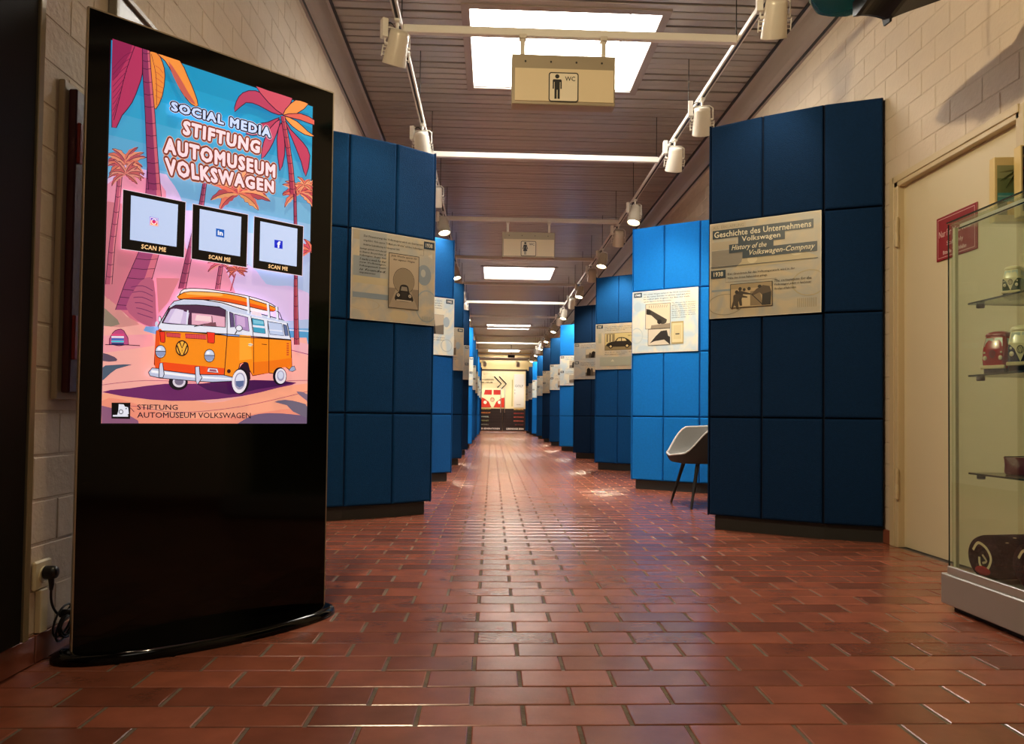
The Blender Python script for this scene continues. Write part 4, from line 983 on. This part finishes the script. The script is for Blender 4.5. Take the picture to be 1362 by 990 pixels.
# nose details
for (a, b) in ((372, 406), (664, 714)): A.outl([(a, 334), (b, 338), (b-2, 400), (b-8, 404), (a+6, 400)], '#e83424', 4, BD)
A.outl([(412, 340), (502, 346), (500, 372), (414, 366)], '#d84a50', 3, BD); A.outl([(530, 346), (660, 350), (662, 380), (532, 374)], '#d84a50', 3, BD)
for i in range(8): A.line([(420+i*10, 342), (420+i*10, 368)], 2, '#8a2a38'); A.line([(540+i*15, 348), (540+i*15, 376)], 2, '#8a2a38')
A.ell(510, 437, 41, 50, BD, 28); A.ell(510, 437, 34, 42, '#f2b040', 28)
A.line([(479, 420), (500, 478), (510, 446), (520, 478), (541, 420)], 8, BD); A.line([(493, 396), (510, 436), (527, 396)], 8, BD)
for (cx, cy) in ((377, 460), (681, 482)):
    A.ell(cx, cy, 34, 42, BD); A.ell(cx, cy, 30, 37, '#c8d4f0'); A.poly([(cx-30, cy), (cx+30, cy), (cx+24, cy+22), (cx, cy+36), (cx-24, cy+22)], '#8a98c0', 0); A.line([(cx-30, cy-2), (cx+30, cy-2)], 4, BD); A.ell(cx-8, cy-18, 10, 9, '#f4f6ff')
# bumper
A.outl([(302, 590), (325, 562), (370, 566), (385, 575), (600, 600), (770, 602), (845, 620), (838, 640), (700, 648), (560, 640), (370, 625), (312, 612)], '#b8c2e0', 5, BD, 1)
A.poly([(320, 575), (600, 608), (840, 625), (838, 632), (600, 622), (320, 592)], '#eef2fc')
A.outl([(368, 560), (372, 532), (390, 530), (400, 600), (392, 624), (368, 620)], '#c8d0ea', 5, BD, 1); A.outl([(592, 552), (618, 550), (622, 600), (636, 620), (608, 664), (596, 640)], '#c8d0ea', 5, BD, 1)
A.outl([(672, 558), (730, 562), (738, 590), (668, 584)], '#e8dcea', 4, BD); A.poly([(682, 566), (722, 568), (728, 584), (680, 580)], '#9a5a70')
A.ell(803, 578, 12, 13, '#3a1820'); A.line([(1008, 405), (1040, 408)], 4, BD); A.ell(937, 410, 15, 9, '#e8dcc8'); A.line([(920, 410), (952, 412)], 3, BD)
for i in range(6): A.rect(1165, 396+i*14, 1180, 404+i*14, '#a84a28')
# wheel arches and wheels
A.poly([(862, 600), (872, 550), (900, 522), (925, 528), (938, 600), (930, 640), (860, 640)], '#2a1428', 2)
A.ell(877, 640, 55, 84, '#1c1420', 26, .06); A.ell(870, 642, 47, 74, '#e8e4f0', 26, .06); A.ell(872, 640, 34, 54, '#9a98b4', 24, .06); A.ell(872, 636, 26, 42, '#d8dcf0', 22, .06); A.poly([(846, 640), (898, 636), (894, 668), (870, 680), (850, 668)], '#5a6a98')
A.ell(1124, 606, 44, 56, '#1c1420', 24); A.ell(1130, 606, 34, 48, '#e4e0ee', 24); A.ell(1130, 604, 24, 34, '#9a98b4', 20); A.ell(1130, 600, 17, 24, '#c8d0ea', 18)
A.outl([(1195, 548), (1215, 540), (1225, 565), (1205, 576), (1180, 572)], '#9aa6c8', 4, BD, 1)
# mirrors
A.ell(864, 308, 22, 20, BD); A.ell(863, 307, 18, 16, '#e0e4f8'); A.line([(850, 325), (838, 345)], 6, BD); A.ell(370, 258, 10, 20, BD); A.ell(369, 258, 7, 16, '#e0e4f8'); A.ell(350, 288, 9, 16, '#c8d0ea')
# foot mark and lettering
A.poly([(76, 781), (192, 781), (190, 882), (76, 880)], '#08080c'); A.poly([(120, 790), (150, 792), (158, 805), (178, 810), (182, 850), (160, 864), (110, 860), (118, 830)], '#dfe4f4', 1); A.rect(84, 858, 178, 868, '#dfe4f4'); A.ring(134, 838, 14, 15, 4, '#08080c'); A.ell(166, 818, 4, 4, '#08080c')
A.line([(180, 800), (215, 838)], 4, '#2a2038')
A.text('STIFTUNG', (234, 792, 484, 824), '#1c1428', 0, fat=.012); A.text('AUTOMUSEUM VOLKSWAGEN', (234, 840, 942, 874), '#1c1428', 0, fat=.012)
A.build('screen', K)
# totem reflection partners etc. come from the hall itself

# ================================================================== LEFT WALL THINGS
# tall dark glass showcase with aluminium frame, nearest on the left
V = thing('wall_showcase', 'tall dark showcase with a pale aluminium frame at the left picture edge', 'showcase', (XL, 1.2, .0))
mb = MB(); mb.box(.002, .045, -.85, .86, .095, 3.4); mb.build('cabinet', mat('showcase_dark', '#100e0a', .65, spec=.2), V)
mb = MB(); mb.cbox(.002, .052, .862, .885, .095, 3.4, .002); mb.build('frame', mat('frame_beige', '#8e8468', .4, .3), V)
mb = MB(); mb.cbox(.002, .036, .886, .902, .095, 3.4, .002); mb.build('outer_frame', M_ALU, V)
# fire hose cabinet
F = thing('hose_cabinet', 'dark red metal wall cabinet half hidden behind the totem', 'cabinet', (XL, 2.245, .75))
mb = MB(); mb.cbox(.002, .02, -.008, .46, -.008, .93, .003); mb.build('surround', mat('cabinet_cream', '#b8a888', .5), F)
mb = MB(); mb.cbox(.02, .045, .012, .44, .012, .91, .004); mb.build('door', mat('cabinet_red', '#4a0f16', .42, bump=(35, .25)), F)
for za, zb in ((.69, .81), (.11, .24)):
    mb = MB(); mb.cbox(.045, .056, .016, .034, za, zb, .002); mb.build('hinge', mat('handle_red', '#8c1218', .3), F)
# framed picture high on the wall
P_ = thing('picture_frame', 'framed grey picture high on the left wall behind the totem', 'picture', (XL, 2.5, 1.69))
mb = MB(); mb.box(.004, .02, .02, .78, .02, .41); mb.build('picture', mat('picture_grey', '#8f8f8c', .3, var=(6, .3)), P_)
mb = MB()
for a, b, c_, d_ in ((0, .022, 0, .43), (.778, .8, 0, .43), (0, .8, 0, .022), (0, .8, .408, .43)): mb.cbox(.004, .032, a, b, c_, d_, .003)
mb.build('frame', mat('frame_grey', '#8b8579', .4, .3), P_)
# socket, duct, plug and cable
so = thing('wall_socket', 'cream wall socket low on the left wall above the skirting', 'socket', (XL, 2.208, .245))
mb = MB(); mb.cbox(.003, .016, -.041, .041, -.041, .041, .005); mb.build('cover_plate', mat('socket_cream', '#d8cba4', .35), so)
mb = MB(); mb.lathe([(.024, .0), (.0235, .004), (.021, .004), (.02, -.003), (.0005, -.003)], Matrix.Translation((.0155, 0, 0)) @ Matrix.Rotation(PI/2, 4, 'Y'), 20, 0, False); mb.build('socket_well', mat('socket_cream', '#d8cba4', .35), so)
du = MB(); du.cbox(XL+.003, XL+.020, 2.19, 2.225, .083, .203, .002); tag(du.build('cable_duct', mat('socket_cream', '#d8cba4', .35)), 'short cream cable duct between the socket and the skirting', 'cable duct')
cb = thing('power_cable', 'black power cable with plug, coiled into a bundle beside the totem', 'cable', (XL, 2.21, 0))
mb = MB(); Mp = Matrix.Translation((.02, .0, .25)) @ Matrix.Rotation(PI/2, 4, 'Y')
mb.lathe([(.019, 0), (.019, .02), (.016, .03), (.008, .034), (.0005, .034)], Mp, 16); mb.tube([(.035, 0, .245), (.036, .002, .215), (.034, .004, .20)], .009, 8, r1=.005); mb.build('plug', M_RUBBER, cb)
mb = MB()
mb.tube(spline3([(.034, .004, .205), (.034, .006, .17), (.034, .022, .14), (.034, .05, .118), (.04, .075, .12), (.05, .10, .15)]), .0035, 8)
rn = random.Random(5)
for i in range(6):
    cy, cz = .062+rn.uniform(-.008, .008), .105+rn.uniform(-.01, .01); ry, rz = rn.uniform(.022, .04), rn.uniform(.025, .05); tl = rn.uniform(.3, .8)
    pts = []
    for j in range(17):
        t = 2*PI*j/16; u, v_ = ry*math.cos(t), rz*math.sin(t); pts.append((.036+.004*i+.006*math.sin(t), cy+u*math.cos(tl)+v_*math.sin(tl), cz-u*math.sin(tl)+v_*math.cos(tl)-.012))
    mb.tube(pts, .0033, 6, cap=False)
mb.build('cord', M_RUBBER, cb)
mb = MB(); mb.tube([(.03, .062, .118), (.075, .066, .118)], .012, 8); mb.build('cable_tie', M_RUBBER, cb)

# ================================================================== RIGHT WALL: DOOR, SIGN
DY0, DY1, DZ = 3.16, 4.19, 2.06
D = bpy.data.objects.new('door_2', None); COL.objects.link(D); D.location = (XR, 0, 0); tag(D, 'cream flush staff door in the right wall behind the glass showcase', kind='structure')
mb = MB(); mb.box(.028, .068, DY0+.02, DY1-.045, .006, DZ-.03); mb.build('leaf', M_CREAM, D)
mb = MB()
M_FR = mat('door_frame_cream', '#cbb993', .45)
for (a, b, c_, d_) in ((DY1-.045, DY1+.03, 0, DZ+.03), (DY0-.03, DY0+.022, 0, DZ+.03), (DY0, DY1, DZ-.03, DZ+.03)):
    mb.cbox(-.010, .10, a, b, c_, d_, .003)
mb.cbox(-.016, -.004, DY1-.012, DY1+.034, 0, DZ+.034, .002); mb.cbox(-.016, -.004, DY0, DY1, DZ-.004, DZ+.034, .002)
mb.build('frame', M_FR, D)
for z in (1.77, .355):
    mb = MB(); mb.lathe([(.009, -.085), (.010, -.08), (.010, -.004), (.0085, 0), (.010, .004), (.010, .08), (.009, .085)], Matrix.Translation((-.018, DY1-.05, z)), 12); mb.cbox(-.018, -.008, DY1-.05, DY1-.02, z-.08, z+.08, .001); mb.build('hinge', M_FR, D)
S = thing('door_sign', 'dark red staff-only sign with white lettering on the cream door', 'sign', (XR+.0275, 3.66, 1.535))
mb = MB(); mb.cbox(-.006, 0, -.165, .165, 0, .225, .002); mb.build('plate', mat('sign_red', '#8c0f1a', .35), S)
A = Art((-.0065, 0, 0), (0, -1, 0), (-1, 0, 0), 0, .0002, homog([(125, 370), (622, 160), (622, 715), (125, 885)], [(-.16, .222), (.16, .222), (.16, .003), (-.16, .003)]))
A.raw([(-.15, .012), (.15, .012), (.15, .213), (-.15, .213)], '#e0b8b0'); A.raw([(-.147, .015), (.147, .015), (.147, .21), (-.147, .21)], '#8c0f1a')
def rt(s_, x0_, x1_, b, t, bd=.0):
    vs_ = [(x0_, t), (x1_, t), (x1_, b), (x0_, b)]; cv_ = A.conv; A.conv = lambda p: p; A.text(s_, vs_, '#ecd6cc', bd, quad=True); A.conv = cv_
rt('Nur für Mitarbeiter', -.14, .13, .118, .152); rt('Staff only', -.075, .06, .062, .09); rt('Bitte die Tür schließen', -.105, .085, .026, .046, .01)
A.build('lettering', S)

# ================================================================== GLASS SHOWCASE
GX0, GX1, GY0, GY1 = 1.715, 2.2, 1.35, 2.80
G = thing('glass_showcase', 'glass showcase on a silver plinth at the right edge by the staff door', 'showcase', (GX0, GY1, 0))
L_ = lambda x, y: (x-GX0, y-GY1)
def gbox(mb, xa, xb, ya, yb, za, zb, c=0): 
    (mb.cbox(xa-GX0, xb-GX0, ya-GY1, yb-GY1, za, zb, c) if c else mb.box(xa-GX0, xb-GX0, ya-GY1, yb-GY1, za, zb))
mb = MB(); gbox(mb, GX0-.005, GX1, GY0, GY1+.02, .022, .135, .004); mb.build('plinth', mat('plinth_silver', '#a9a6a0', .4, .6), G)
mb = MB(); gbox(mb, GX0+.03, GX1-.02, GY0+.02, GY1-.01, 0, .022); mb.build('kick_base', M_BLACKM, G)
mb = MB(); gbox(mb, GX0+.005, GX0+.02, GY0+.01, GY1-.005, .135, .165, .002); gbox(mb, GX0+.03, GX0+.035, GY0+.01, GY1-.03, .135, .16); mb.build('sill_rail', M_ALU, G)
for (a, b, c_, d_) in ((GX0+.012, GX0+.018, GY0+.01, GY1-.012), (GX1-.008, GX1-.002, GY0+.01, GY1-.012), (GX0+.02, GX1-.01, GY1-.018, GY1-.012)):
    mb = MB(); gbox(mb, a, b, c_, d_, .14, 1.452); mb.build('glass_pane', M_GLASS, G)
mb = MB(); gbox(mb, GX0+.012, GX1, GY0, GY1-.012, 1.453, 1.459); mb.build('glass_top', M_GLASS, G)
mb = MB(); gbox(mb, GX0+.008, GX0+.0115, GY1-.013, GY1-.010, .14, 1.455); gbox(mb, GX1-.004, GX1-.001, GY1-.016, GY1-.013, .14, 1.455); mb.build('glass_edge', M_GLASSE, G)
mb = MB(); gbox(mb, GX0+.022, GX0+.034, GY1-.033, GY1-.0185, .14, 1.44); mb.build('corner_strip', mat('corner_clear', '#cfc9a8', .3), G)
mb = MB(); gbox(mb, GX0+.004, GX0+.010, GY0, GY1-.008, 1.459, 1.464); gbox(mb, GX0+.020, GX0+.022, GY0, GY1-.06, 1.428, 1.433); mb.build('top_edge', M_GLASSE, G)
mb = MB(); gbox(mb, GX0+.022, GX0+.036, GY0, GY1-.06, 1.432, 1.446, .002); mb.build('top_rail', mat('rail_pale', '#d8d4c4', .3, .3), G)
SH = [1.148, .880, .520]
for z in SH:
    mb = MB(); gbox(mb, GX0+.05, GX1-.02, GY0+.05, GY1-.07, z-.006, z); s_ = mb.build('shelf', glass('shelf_glass', (.80, .88, .84, 1)), G)
    mb = MB(); gbox(mb, GX0+.047, GX0+.050, GY0+.05, GY1-.07, z-.0062, z+.0002); gbox(mb, GX0+.05, GX1-.02, GY1-.07, GY1-.0675, z-.0062, z+.0002); mb.build('front_edge', M_GLASSE, s_)
    mb = MB(); mb.lathe([(.012, -.022), (.014, -.02), (.014, -.007), (.011, -.006)], Matrix.Translation((.075, -.10, z)), 12); mb.lathe([(.012, -.022), (.014, -.02), (.014, -.007), (.011, -.006)], Matrix.Translation((.44, -.10, z)), 12); mb.build('shelf_clip', M_BLACKM, s_)
mb = MB(); gbox(mb, GX1+.0, GX1+.008, GY0, GY1-.02, .14, 1.45); mb.build('back_panel', mat('case_back', '#cfc7a4', .6), G)

# ---- model vans: nose towards local -Y
def model_van(name, label, loc, rz, lower, upper, roof, s=1.0, emblem='#3a3a3a'):
    T = thing(name, label, 'model van', loc, rz, 'model vans in the glass showcase')
    T.scale = (s*.84, s, s*1.08)
    W, Lg, Hh = .046, .17, .15
    def sec(z, ins, wd_):                                   # rounded-rectangle plan section
        pts = []; hw, r_ = wd_, .022
        for cx, cy, t0 in ((hw-r_, Lg-r_, 0), (-hw+r_, Lg-r_, PI/2), (-hw+r_, ins+r_, PI), (hw-r_, ins+r_, 1.5*PI)):
            for i in range(5): t = t0+PI/2*i/4; pts.append(Vector((cx+r_*math.cos(t), cy+r_*math.sin(t), z)))
        return pts
    mb = MB(); mb.rings([sec(.020, .002, W), sec(.05, -.002, W+.002), sec(.085, .0, W+.001)], 0, True); mb.build('lower_body', mat('van_'+lower, lower, .25, coat=.4), T)
    mb = MB(); mb.rings([sec(.085, .0, W+.001), sec(.10, .004, W-.001), sec(.128, .016, W-.005)], 0, True); mb.build('upper_body', mat('van_'+upper, upper, .25, coat=.4), T)
    mb = MB(); mb.rings([sec(.128, .014, W-.004), sec(.134, .012, W-.003), sec(.142, .02, W-.008), sec(.147, .034, W-.02)], 0, True); mb.build('roof', mat('van_'+roof, roof, .3, coat=.4), T)
    gl = mat('van_window', '#b9c6bd', .1)
    for s_ in (-1, 1):
        mb = MB(); mb.add([(s_*.003, .0035, .094), (s_*.036, .0045, .094), (s_*.032, .0135, .123), (s_*.003, .0125, .123)], [(0, 1, 2, 3) if s_ > 0 else (3, 2, 1, 0)]); mb.build('windscreen', gl, T)
        for i in range(4):
            y0_ = .03+i*.034; mb = MB(); xx = s_*(W-.001); mb.add([(xx+s_*.0008, y0_, .093), (xx+s_*.0008, y0_+.028, .093), (s_*(W-.0045)+s_*.0008, y0_+.027, .122), (s_*(W-.0045)+s_*.0008, y0_+.002, .122)], [(0, 1, 2, 3)]); mb.build('side_window', gl, T)
        mb = MB(); mb.lathe([(.008, 0), (.008, .002), (.006, .004), (.0005, .005)], Matrix.Translation((s_*.030, -.001, .055)) @ Matrix.Rotation(PI/2, 4, 'X'), 14); mb.build('headlamp', mat('van_lamp', '#e0d8b8', .15), T)
        mb = MB(); mb.lathe([(.004, 0), (.004, .002), (.0005, .003)], Matrix.Translation((s_*.033, .0, .073)) @ Matrix.Rotation(PI/2, 4, 'X'), 10); mb.build('indicator', mat('van_lamp', '#e0d8b8', .15), T)
        for yy in (.04, .13):
            mb = MB(); mb.lathe([(.014, -.006), (.018, -.004), (.018, .004), (.014, .006)], Matrix.Translation((s_*(W-.005), yy, .018)) @ Matrix.Rotation(PI/2, 4, 'Y'), 16); mb.build('wheel', M_BLACKM, T)
    if upper != lower:                                      # V-shaped front field in the upper colour
        mb = MB(); mb.add([(-.040, -.0035, .088), (.040, -.0035, .088), (.020, -.0045, .070), (.0, -.0045, .030), (-.020, -.0045, .070)], [(0, 4, 3, 2, 1)]); mb.build('front_panel', mat('van_'+upper, upper, .25, coat=.4), T)
    A = Art((0, -.0055, .068), (1, 0, 0), (0, -1, 0), 0, .0001, None, .3)
    A.ring(0, 0, .012, .013, .002, emblem, 20); A.line([(-.008, .006), (-.003, -.010), (0, -.001), (.003, -.010), (.008, .006)], .002, emblem); A.line([(-.004, .010), (0, .001), (.004, .010)], .002, emblem); A.build('emblem', T)
    mb = MB(); mb.cbox(-W-.002, W+.002, -.008, .004, .018, .030, .002); mb.build('bumper', mat('van_bumper', '#d8cba0', .3), T)
    mb = MB(); mb.box(-W+.006, W-.006, .01, Lg-.01, .003, .02); mb.build('chassis', M_BLACKM, T)
    return T
model_van('model_van', 'all-red model van on the middle glass shelf', (1.812, 2.665, SH[1]+.001), -.95, '#a01420', '#a01420', '#8a1020', 1.0)
model_van('model_van', 'model van with cream front and dark blue lower body, on the middle shelf', (1.79, 2.49, SH[1]+.001), -.80, '#1c2238', '#e4dcb4', '#e8dfb8', 1.02)
model_van('model_van', 'model van with cream front and green lower body on the top glass shelf', (1.82, 2.58, SH[0]+.001), -.85, '#2e4a34', '#e0d8ae', '#ddd2a6', .72)
# small dark red purse
pu = MB(); rs = []
for z, rx, ry in ((0, .05, .022), (.01, .056, .027), (.035, .054, .022), (.055, .056, .012), (.062, .058, .005)):
    rs.append([Vector((rx*math.cos(2*PI*i/20), ry*math.sin(2*PI*i/20)*(1+.1*math.sin(6*PI*i/20)), z)) for i in range(20)])
pu.rings(rs); Pp = thing('small_pouch', 'small dark red zipped pouch on the lowest glass shelf', 'pouch', (1.875, 2.6, SH[2]+.001), -.6)
pu.build('body', mat('pouch_red', '#5a1420', .45, bump=(60, .3)), Pp); mb = MB(); mb.tube([(-.055, 0, .063), (0, 0, .066), (.055, 0, .063)], .002, 6); mb.build('zip', M_BLACKM, Pp)
# rolled dark blankets with light emblem
def roll(label, loc, rz, ln, r_):
    T = thing('rolled_blanket', label, 'blanket', loc, rz, 'rolled blankets at the bottom of the showcase')
    mb = MB(); n = 28; rs = []
    for x, f in ((0, .0), (.0, .80), (.006, .95), (.02, 1), (ln*.5, 1.01), (ln-.02, 1), (ln-.006, .95), (ln, .8)):
        rs.append([Vector((x, r_*max(f, .01)*math.cos(2*PI*i/n), r_+r_*max(f, .01)*math.sin(2*PI*i/n)*.97)) for i in range(n)])
    mb.rings(rs); mb.build('roll', mat('blanket_navy', '#0b0b12', .95, bump=(120, .6), spec=.1), T)
    A = Art((-.0012, 0, 0), (0, -1, 0), (-1, 0, 0), 0, .0003, None, .8)
    A.line([(-.045, r_+.02), (-.02, r_+.05), (.02, r_+.035), (.04, r_), (.02, r_-.04), (-.01, r_-.03), (-.015, r_)], .010, '#d8cfa8', 4); A.line([(.0, r_+.01), (.02, r_-.01), (.0, r_-.02)], .008, '#b8b092', 3)
    A.build('woven_mark', T)
    mb = MB()
    for i, (xx, an) in enumerate(((.05, 2.3), (.09, 2.8), (.10, 2.0), (.14, 2.5), (.06, 3.0), (.17, 2.9))):
        p = Vector((xx, r_*1.012*math.cos(an), r_+r_*.985*math.sin(an))); mb.lathe([(.006, 0), (.0055, .001)], Matrix.Translation(p) @ Matrix.Rotation(PI/2-an, 4, 'X').to_4x4() if False else Matrix.Translation(p), 8)
    tag(mb.build('woven_dots', mat('blanket_dot', '#d8cfa8', .9), T), kind='stuff')
    return T
r1 = roll('dark rolled blanket with a red end at the far bottom of the showcase', (1.775, 2.67, .1365), .12, .30, .082)
mb = MB(); mb.rings([[Vector((x, .078*f*math.cos(t), .04+.035*f*math.sin(t)-.005)) for t in [2*PI*i/16 for i in range(16)]] for x, f in ((-.004, .3), (-.002, .45), (.004, .5))]); mb.build('red_patch', mat('blanket_red', '#9a1a24', .9), r1)
roll('dark rolled blanket with a cream woven mark on its end, in front of the other', (1.815, 2.49, .1365), .05, .30, .085)
# boxed puzzles on top of the showcase
def puzzle(label, x, y, rz, w_, h_, dep, kind):
    T = thing('puzzle_box', label, 'box', (x, y, 1.460), rz, 'boxed puzzles on top of the showcase')
    mb = MB(); mb.cbox(0, w_, 0, dep, 0, h_, .002); mb.build('carton', mat('carton_yellow', '#dcc486', .35, coat=.3), T)
    A = Art((0, -.0006, 0), (1, 0, 0), (0, -1, 0), 0, .0002, lambda p: (p[0]/1000*w_, (1-p[1]/1000)*h_), .3)
    if kind == 'beach':
        A.rect(60, 130, 960, 760, '#66744a'); A.rect(60, 130, 960, 330, '#8f9468'); 
        for i in range(14): A.line([(500, 190), (500+420*math.cos(i*.45), 190+330*abs(math.sin(i*.45))+40)], 26, ['#2e3a1e', '#8a8a5c', '#3d4a28'][i % 3], taper=True)
        A.rect(60, 560, 960, 690, '#3f8a86'); A.rect(60, 600, 960, 625, '#7aa89a'); A.rect(60, 700, 960, 900, '#eeba34'); A.rect(60, 700, 260, 900, '#33401f'); A.ell(700, 820, 60, 30, '#efe0b0')
        A.ring(500, 70, 60, 36, 10, '#22262c'); A.line([(465, 50), (487, 98), (500, 70), (513, 98), (535, 50)], 9, '#22262c'); A.line([(480, 42), (500, 66), (520, 42)], 9, '#22262c'); A.text('1000', (500, 925, 900, 965), '#4a4434', .03)
    else:
        A.rect(30, 20, 970, 930, '#1c1512')
        for r_ in range(5):
            for c in range(2):
                ax, ay = 60+c*460, 40+r_*178; cc = ['#7c6a3c', '#a3201c', '#b02a20', '#2a2436', '#a8884a'][(r_+c*2) % 5]
                A.poly([(ax, ay+165), (ax+10, ay+60), (ax+60, ay+8), (ax+360, ay+8), (ax+420, ay+60), (ax+430, ay+165)], cc, 2); A.rect(ax+60, ay+20, ax+200, ay+62, '#c9c4a8'); A.rect(ax+225, ay+20, ax+370, ay+62, '#c9c4a8')
                A.poly([(ax+40, ay+72), (ax+390, ay+72), (ax+215, ay+150)], '#ddd0a0'); A.ell(ax+70, ay+120, 26, 17, '#f0e8cc'); A.ell(ax+360, ay+120, 26, 17, '#f0e8cc'); A.ring(ax+215, ay+98, 30, 20, 7, '#3a3a3a', 14); A.rect(ax, ay+155, ax+430, ay+167, '#c8c0a0')
    A.build('cover_print', T)
puzzle('pale yellow puzzle box with a palm beach picture on the showcase', 1.875, 2.745, -.10, .17, .245, .035, 'beach')
puzzle('dark puzzle box with rows of red van fronts, in front of the palm beach box', 1.915, 2.66, -.08, .24, .262, .04, 'vans')

# ================================================================== TUB CHAIR
Cc = thing('tub_chair', 'light grey tub chair with dark outer shell and black legs behind the navy partition', 'chair', (1.745, 6.09, 0), -PI/2+.10)
# local frame: seat faces -Y
def rimh(t):                                 # t: angle, 0 = back (+Y), PI = front
    a = abs(t)
    if a < 1.75: return .66-.03*a/1.75
    if a < 2.55: s_ = (a-1.75)/.8; s_ = s_*s_*(3-2*s_); return .63-(.63-.425)*s_
    return .425-.02*((a-2.55)/.59)
def shell(scale, zoff):
    n, rows_ = 56, [(0.02, 0), (.35, 0), (.62, .0), (.78, .03), (.88, .12), (.93, .35), (.965, .65), (1.0, 1.0)]
    rings = []
    for f, hfrac in rows_:
        ring = []
        for i in range(n):
            t = -PI+2*PI*i/n; ex, ey = .30*scale, (.27 if abs(t) < PI/2 else .31)*scale
            sx, sy = math.sin(t), math.cos(t); q = 2.6
            rr_ = (abs(sx/ex)**q+abs(sy/ey)**q)**(-1/q)
            h = .40+(rimh(t)-.40)*hfrac
            if hfrac == 0: h = .398+.012*(1-f)
            lean = .04*hfrac
            ring.append(Vector((sx*rr_*f*(1+lean*.3), sy*rr_*f+lean*(sy > 0), h+zoff*(1-hfrac*.9))))
        rings.append(ring)
    return rings
mb = MB(); mb.rings(shell(.955, 0), 0, False); mb.build('seat_shell_inner', mat('fabric_light_grey', '#868684', .9, bump=(300, .5), sheen=.2), Cc)
mb = MB(); ro = shell(1.0, -.055); mb.rings(ro, 0, False); mb.build('outer_shell', mat('fabric_charcoal', '#2f2c2d', .85, bump=(300, .4)), Cc)
a_, b_ = shell(.955, 0)[-1], ro[-1]
mb = MB(); pts = [(p+q)/2+Vector((0, 0, .004)) for p, q in zip(a_, b_)]; mb.tube(pts+[pts[0]], .0085, 8, cap=False); mb.build('piping', mat('piping_white', '#cfcfcc', .7), Cc)
mb = MB(); rs = []
for f, z in ((.02, .432), (.5, .430), (.72, .424), (.80, .412), (.81, .40)): rs.append([Vector((.262*f*math.cos(2*PI*i/28), -.03+.27*f*math.sin(2*PI*i/28), z)) for i in range(28)])
mb.rings(rs, 0, False); mb.build('seat_cushion', MATS['fabric_light_grey'], Cc)
for sx in (-1, 1):
    for sy in (-1, 1):
        mb = MB(); mb.tube([(sx*.15, sy*.13, .36), (sx*.235, sy*.215, .0)], .017, 10, r1=.010); mb.build('leg', M_BLACKM, Cc)
mb = MB(); mb.box(-.16, .16, -.15, .15, .345, .36); mb.build('under_frame', M_BLACKM, Cc)

# ================================================================== SURFBOARD hung at the top right
SB = thing('hanging_surfboard', 'teal and black surfboard with a thin fin hanging at the top right', 'surfboard', (1.50, 3.0, 2.42), 0)
mb = MB(); rs = []
N = 14
for i in range(N+1):
    t = i/N; y = -.95+1.2*t; wv = .30*math.sin(PI*min(1, max(.0, (t*.9+.06))))**.6+.004; th = .05*math.sin(PI*(t*.94+.03))**.5+.003; zc = .07+.10*(t-.5)**2
    ring = []
    for j in range(16):
        a = 2*PI*j/16; ring.append(Vector((wv*math.cos(a), y, zc+th*math.sin(a))))
    rs.append(ring)
mb.rings(rs); mb.build('board', mat('teal_board', '#1f7672', .25, coat=.4), SB)
mb = MB(); rs = []
for i in range(25):
    t = i/24; x = -.02+.40*t; u = x-.12
    zz = -.052+.40*abs(u)-.55*u*u*(1 if u > 0 else 4.2) if abs(u) < .12 else (-.052+.04+.30*(u-.12) if u > 0 else -.040)
    rs.append([Vector((x, -.45, zz+.06)), Vector((x, .02-.25*max(0, u), zz)), Vector((x, .05-.25*max(0, u), zz+.01)), Vector((x, .05-.25*max(0, u), zz+.07))])
mb.rings(rs, 0, True, False); mb.build('tail_pad', mat('board_black', '#101014', .4), SB)
mb = MB(); mb.add([(.108, -.02, .06), (.108, .09, .06), (.116, .06, -.06), (.116, .01, -.066), (.134, -.02, .06), (.134, .09, .06), (.124, .06, -.06), (.124, .01, -.066)], [(0, 3, 2, 1), (4, 5, 6, 7), (0, 1, 5, 4), (1, 2, 6, 5), (2, 3, 7, 6), (3, 0, 4, 7)]); mb.build('fin', M_BLACKM, SB)
for yy in (-.7, .0):
    mb = MB(); mb.tube([(0, yy, .12), (0, yy, ZC-2.42)], .003, 6); mb.build('hanging_cord', M_BLACKM, SB)
print('objects', len(bpy.data.objects))
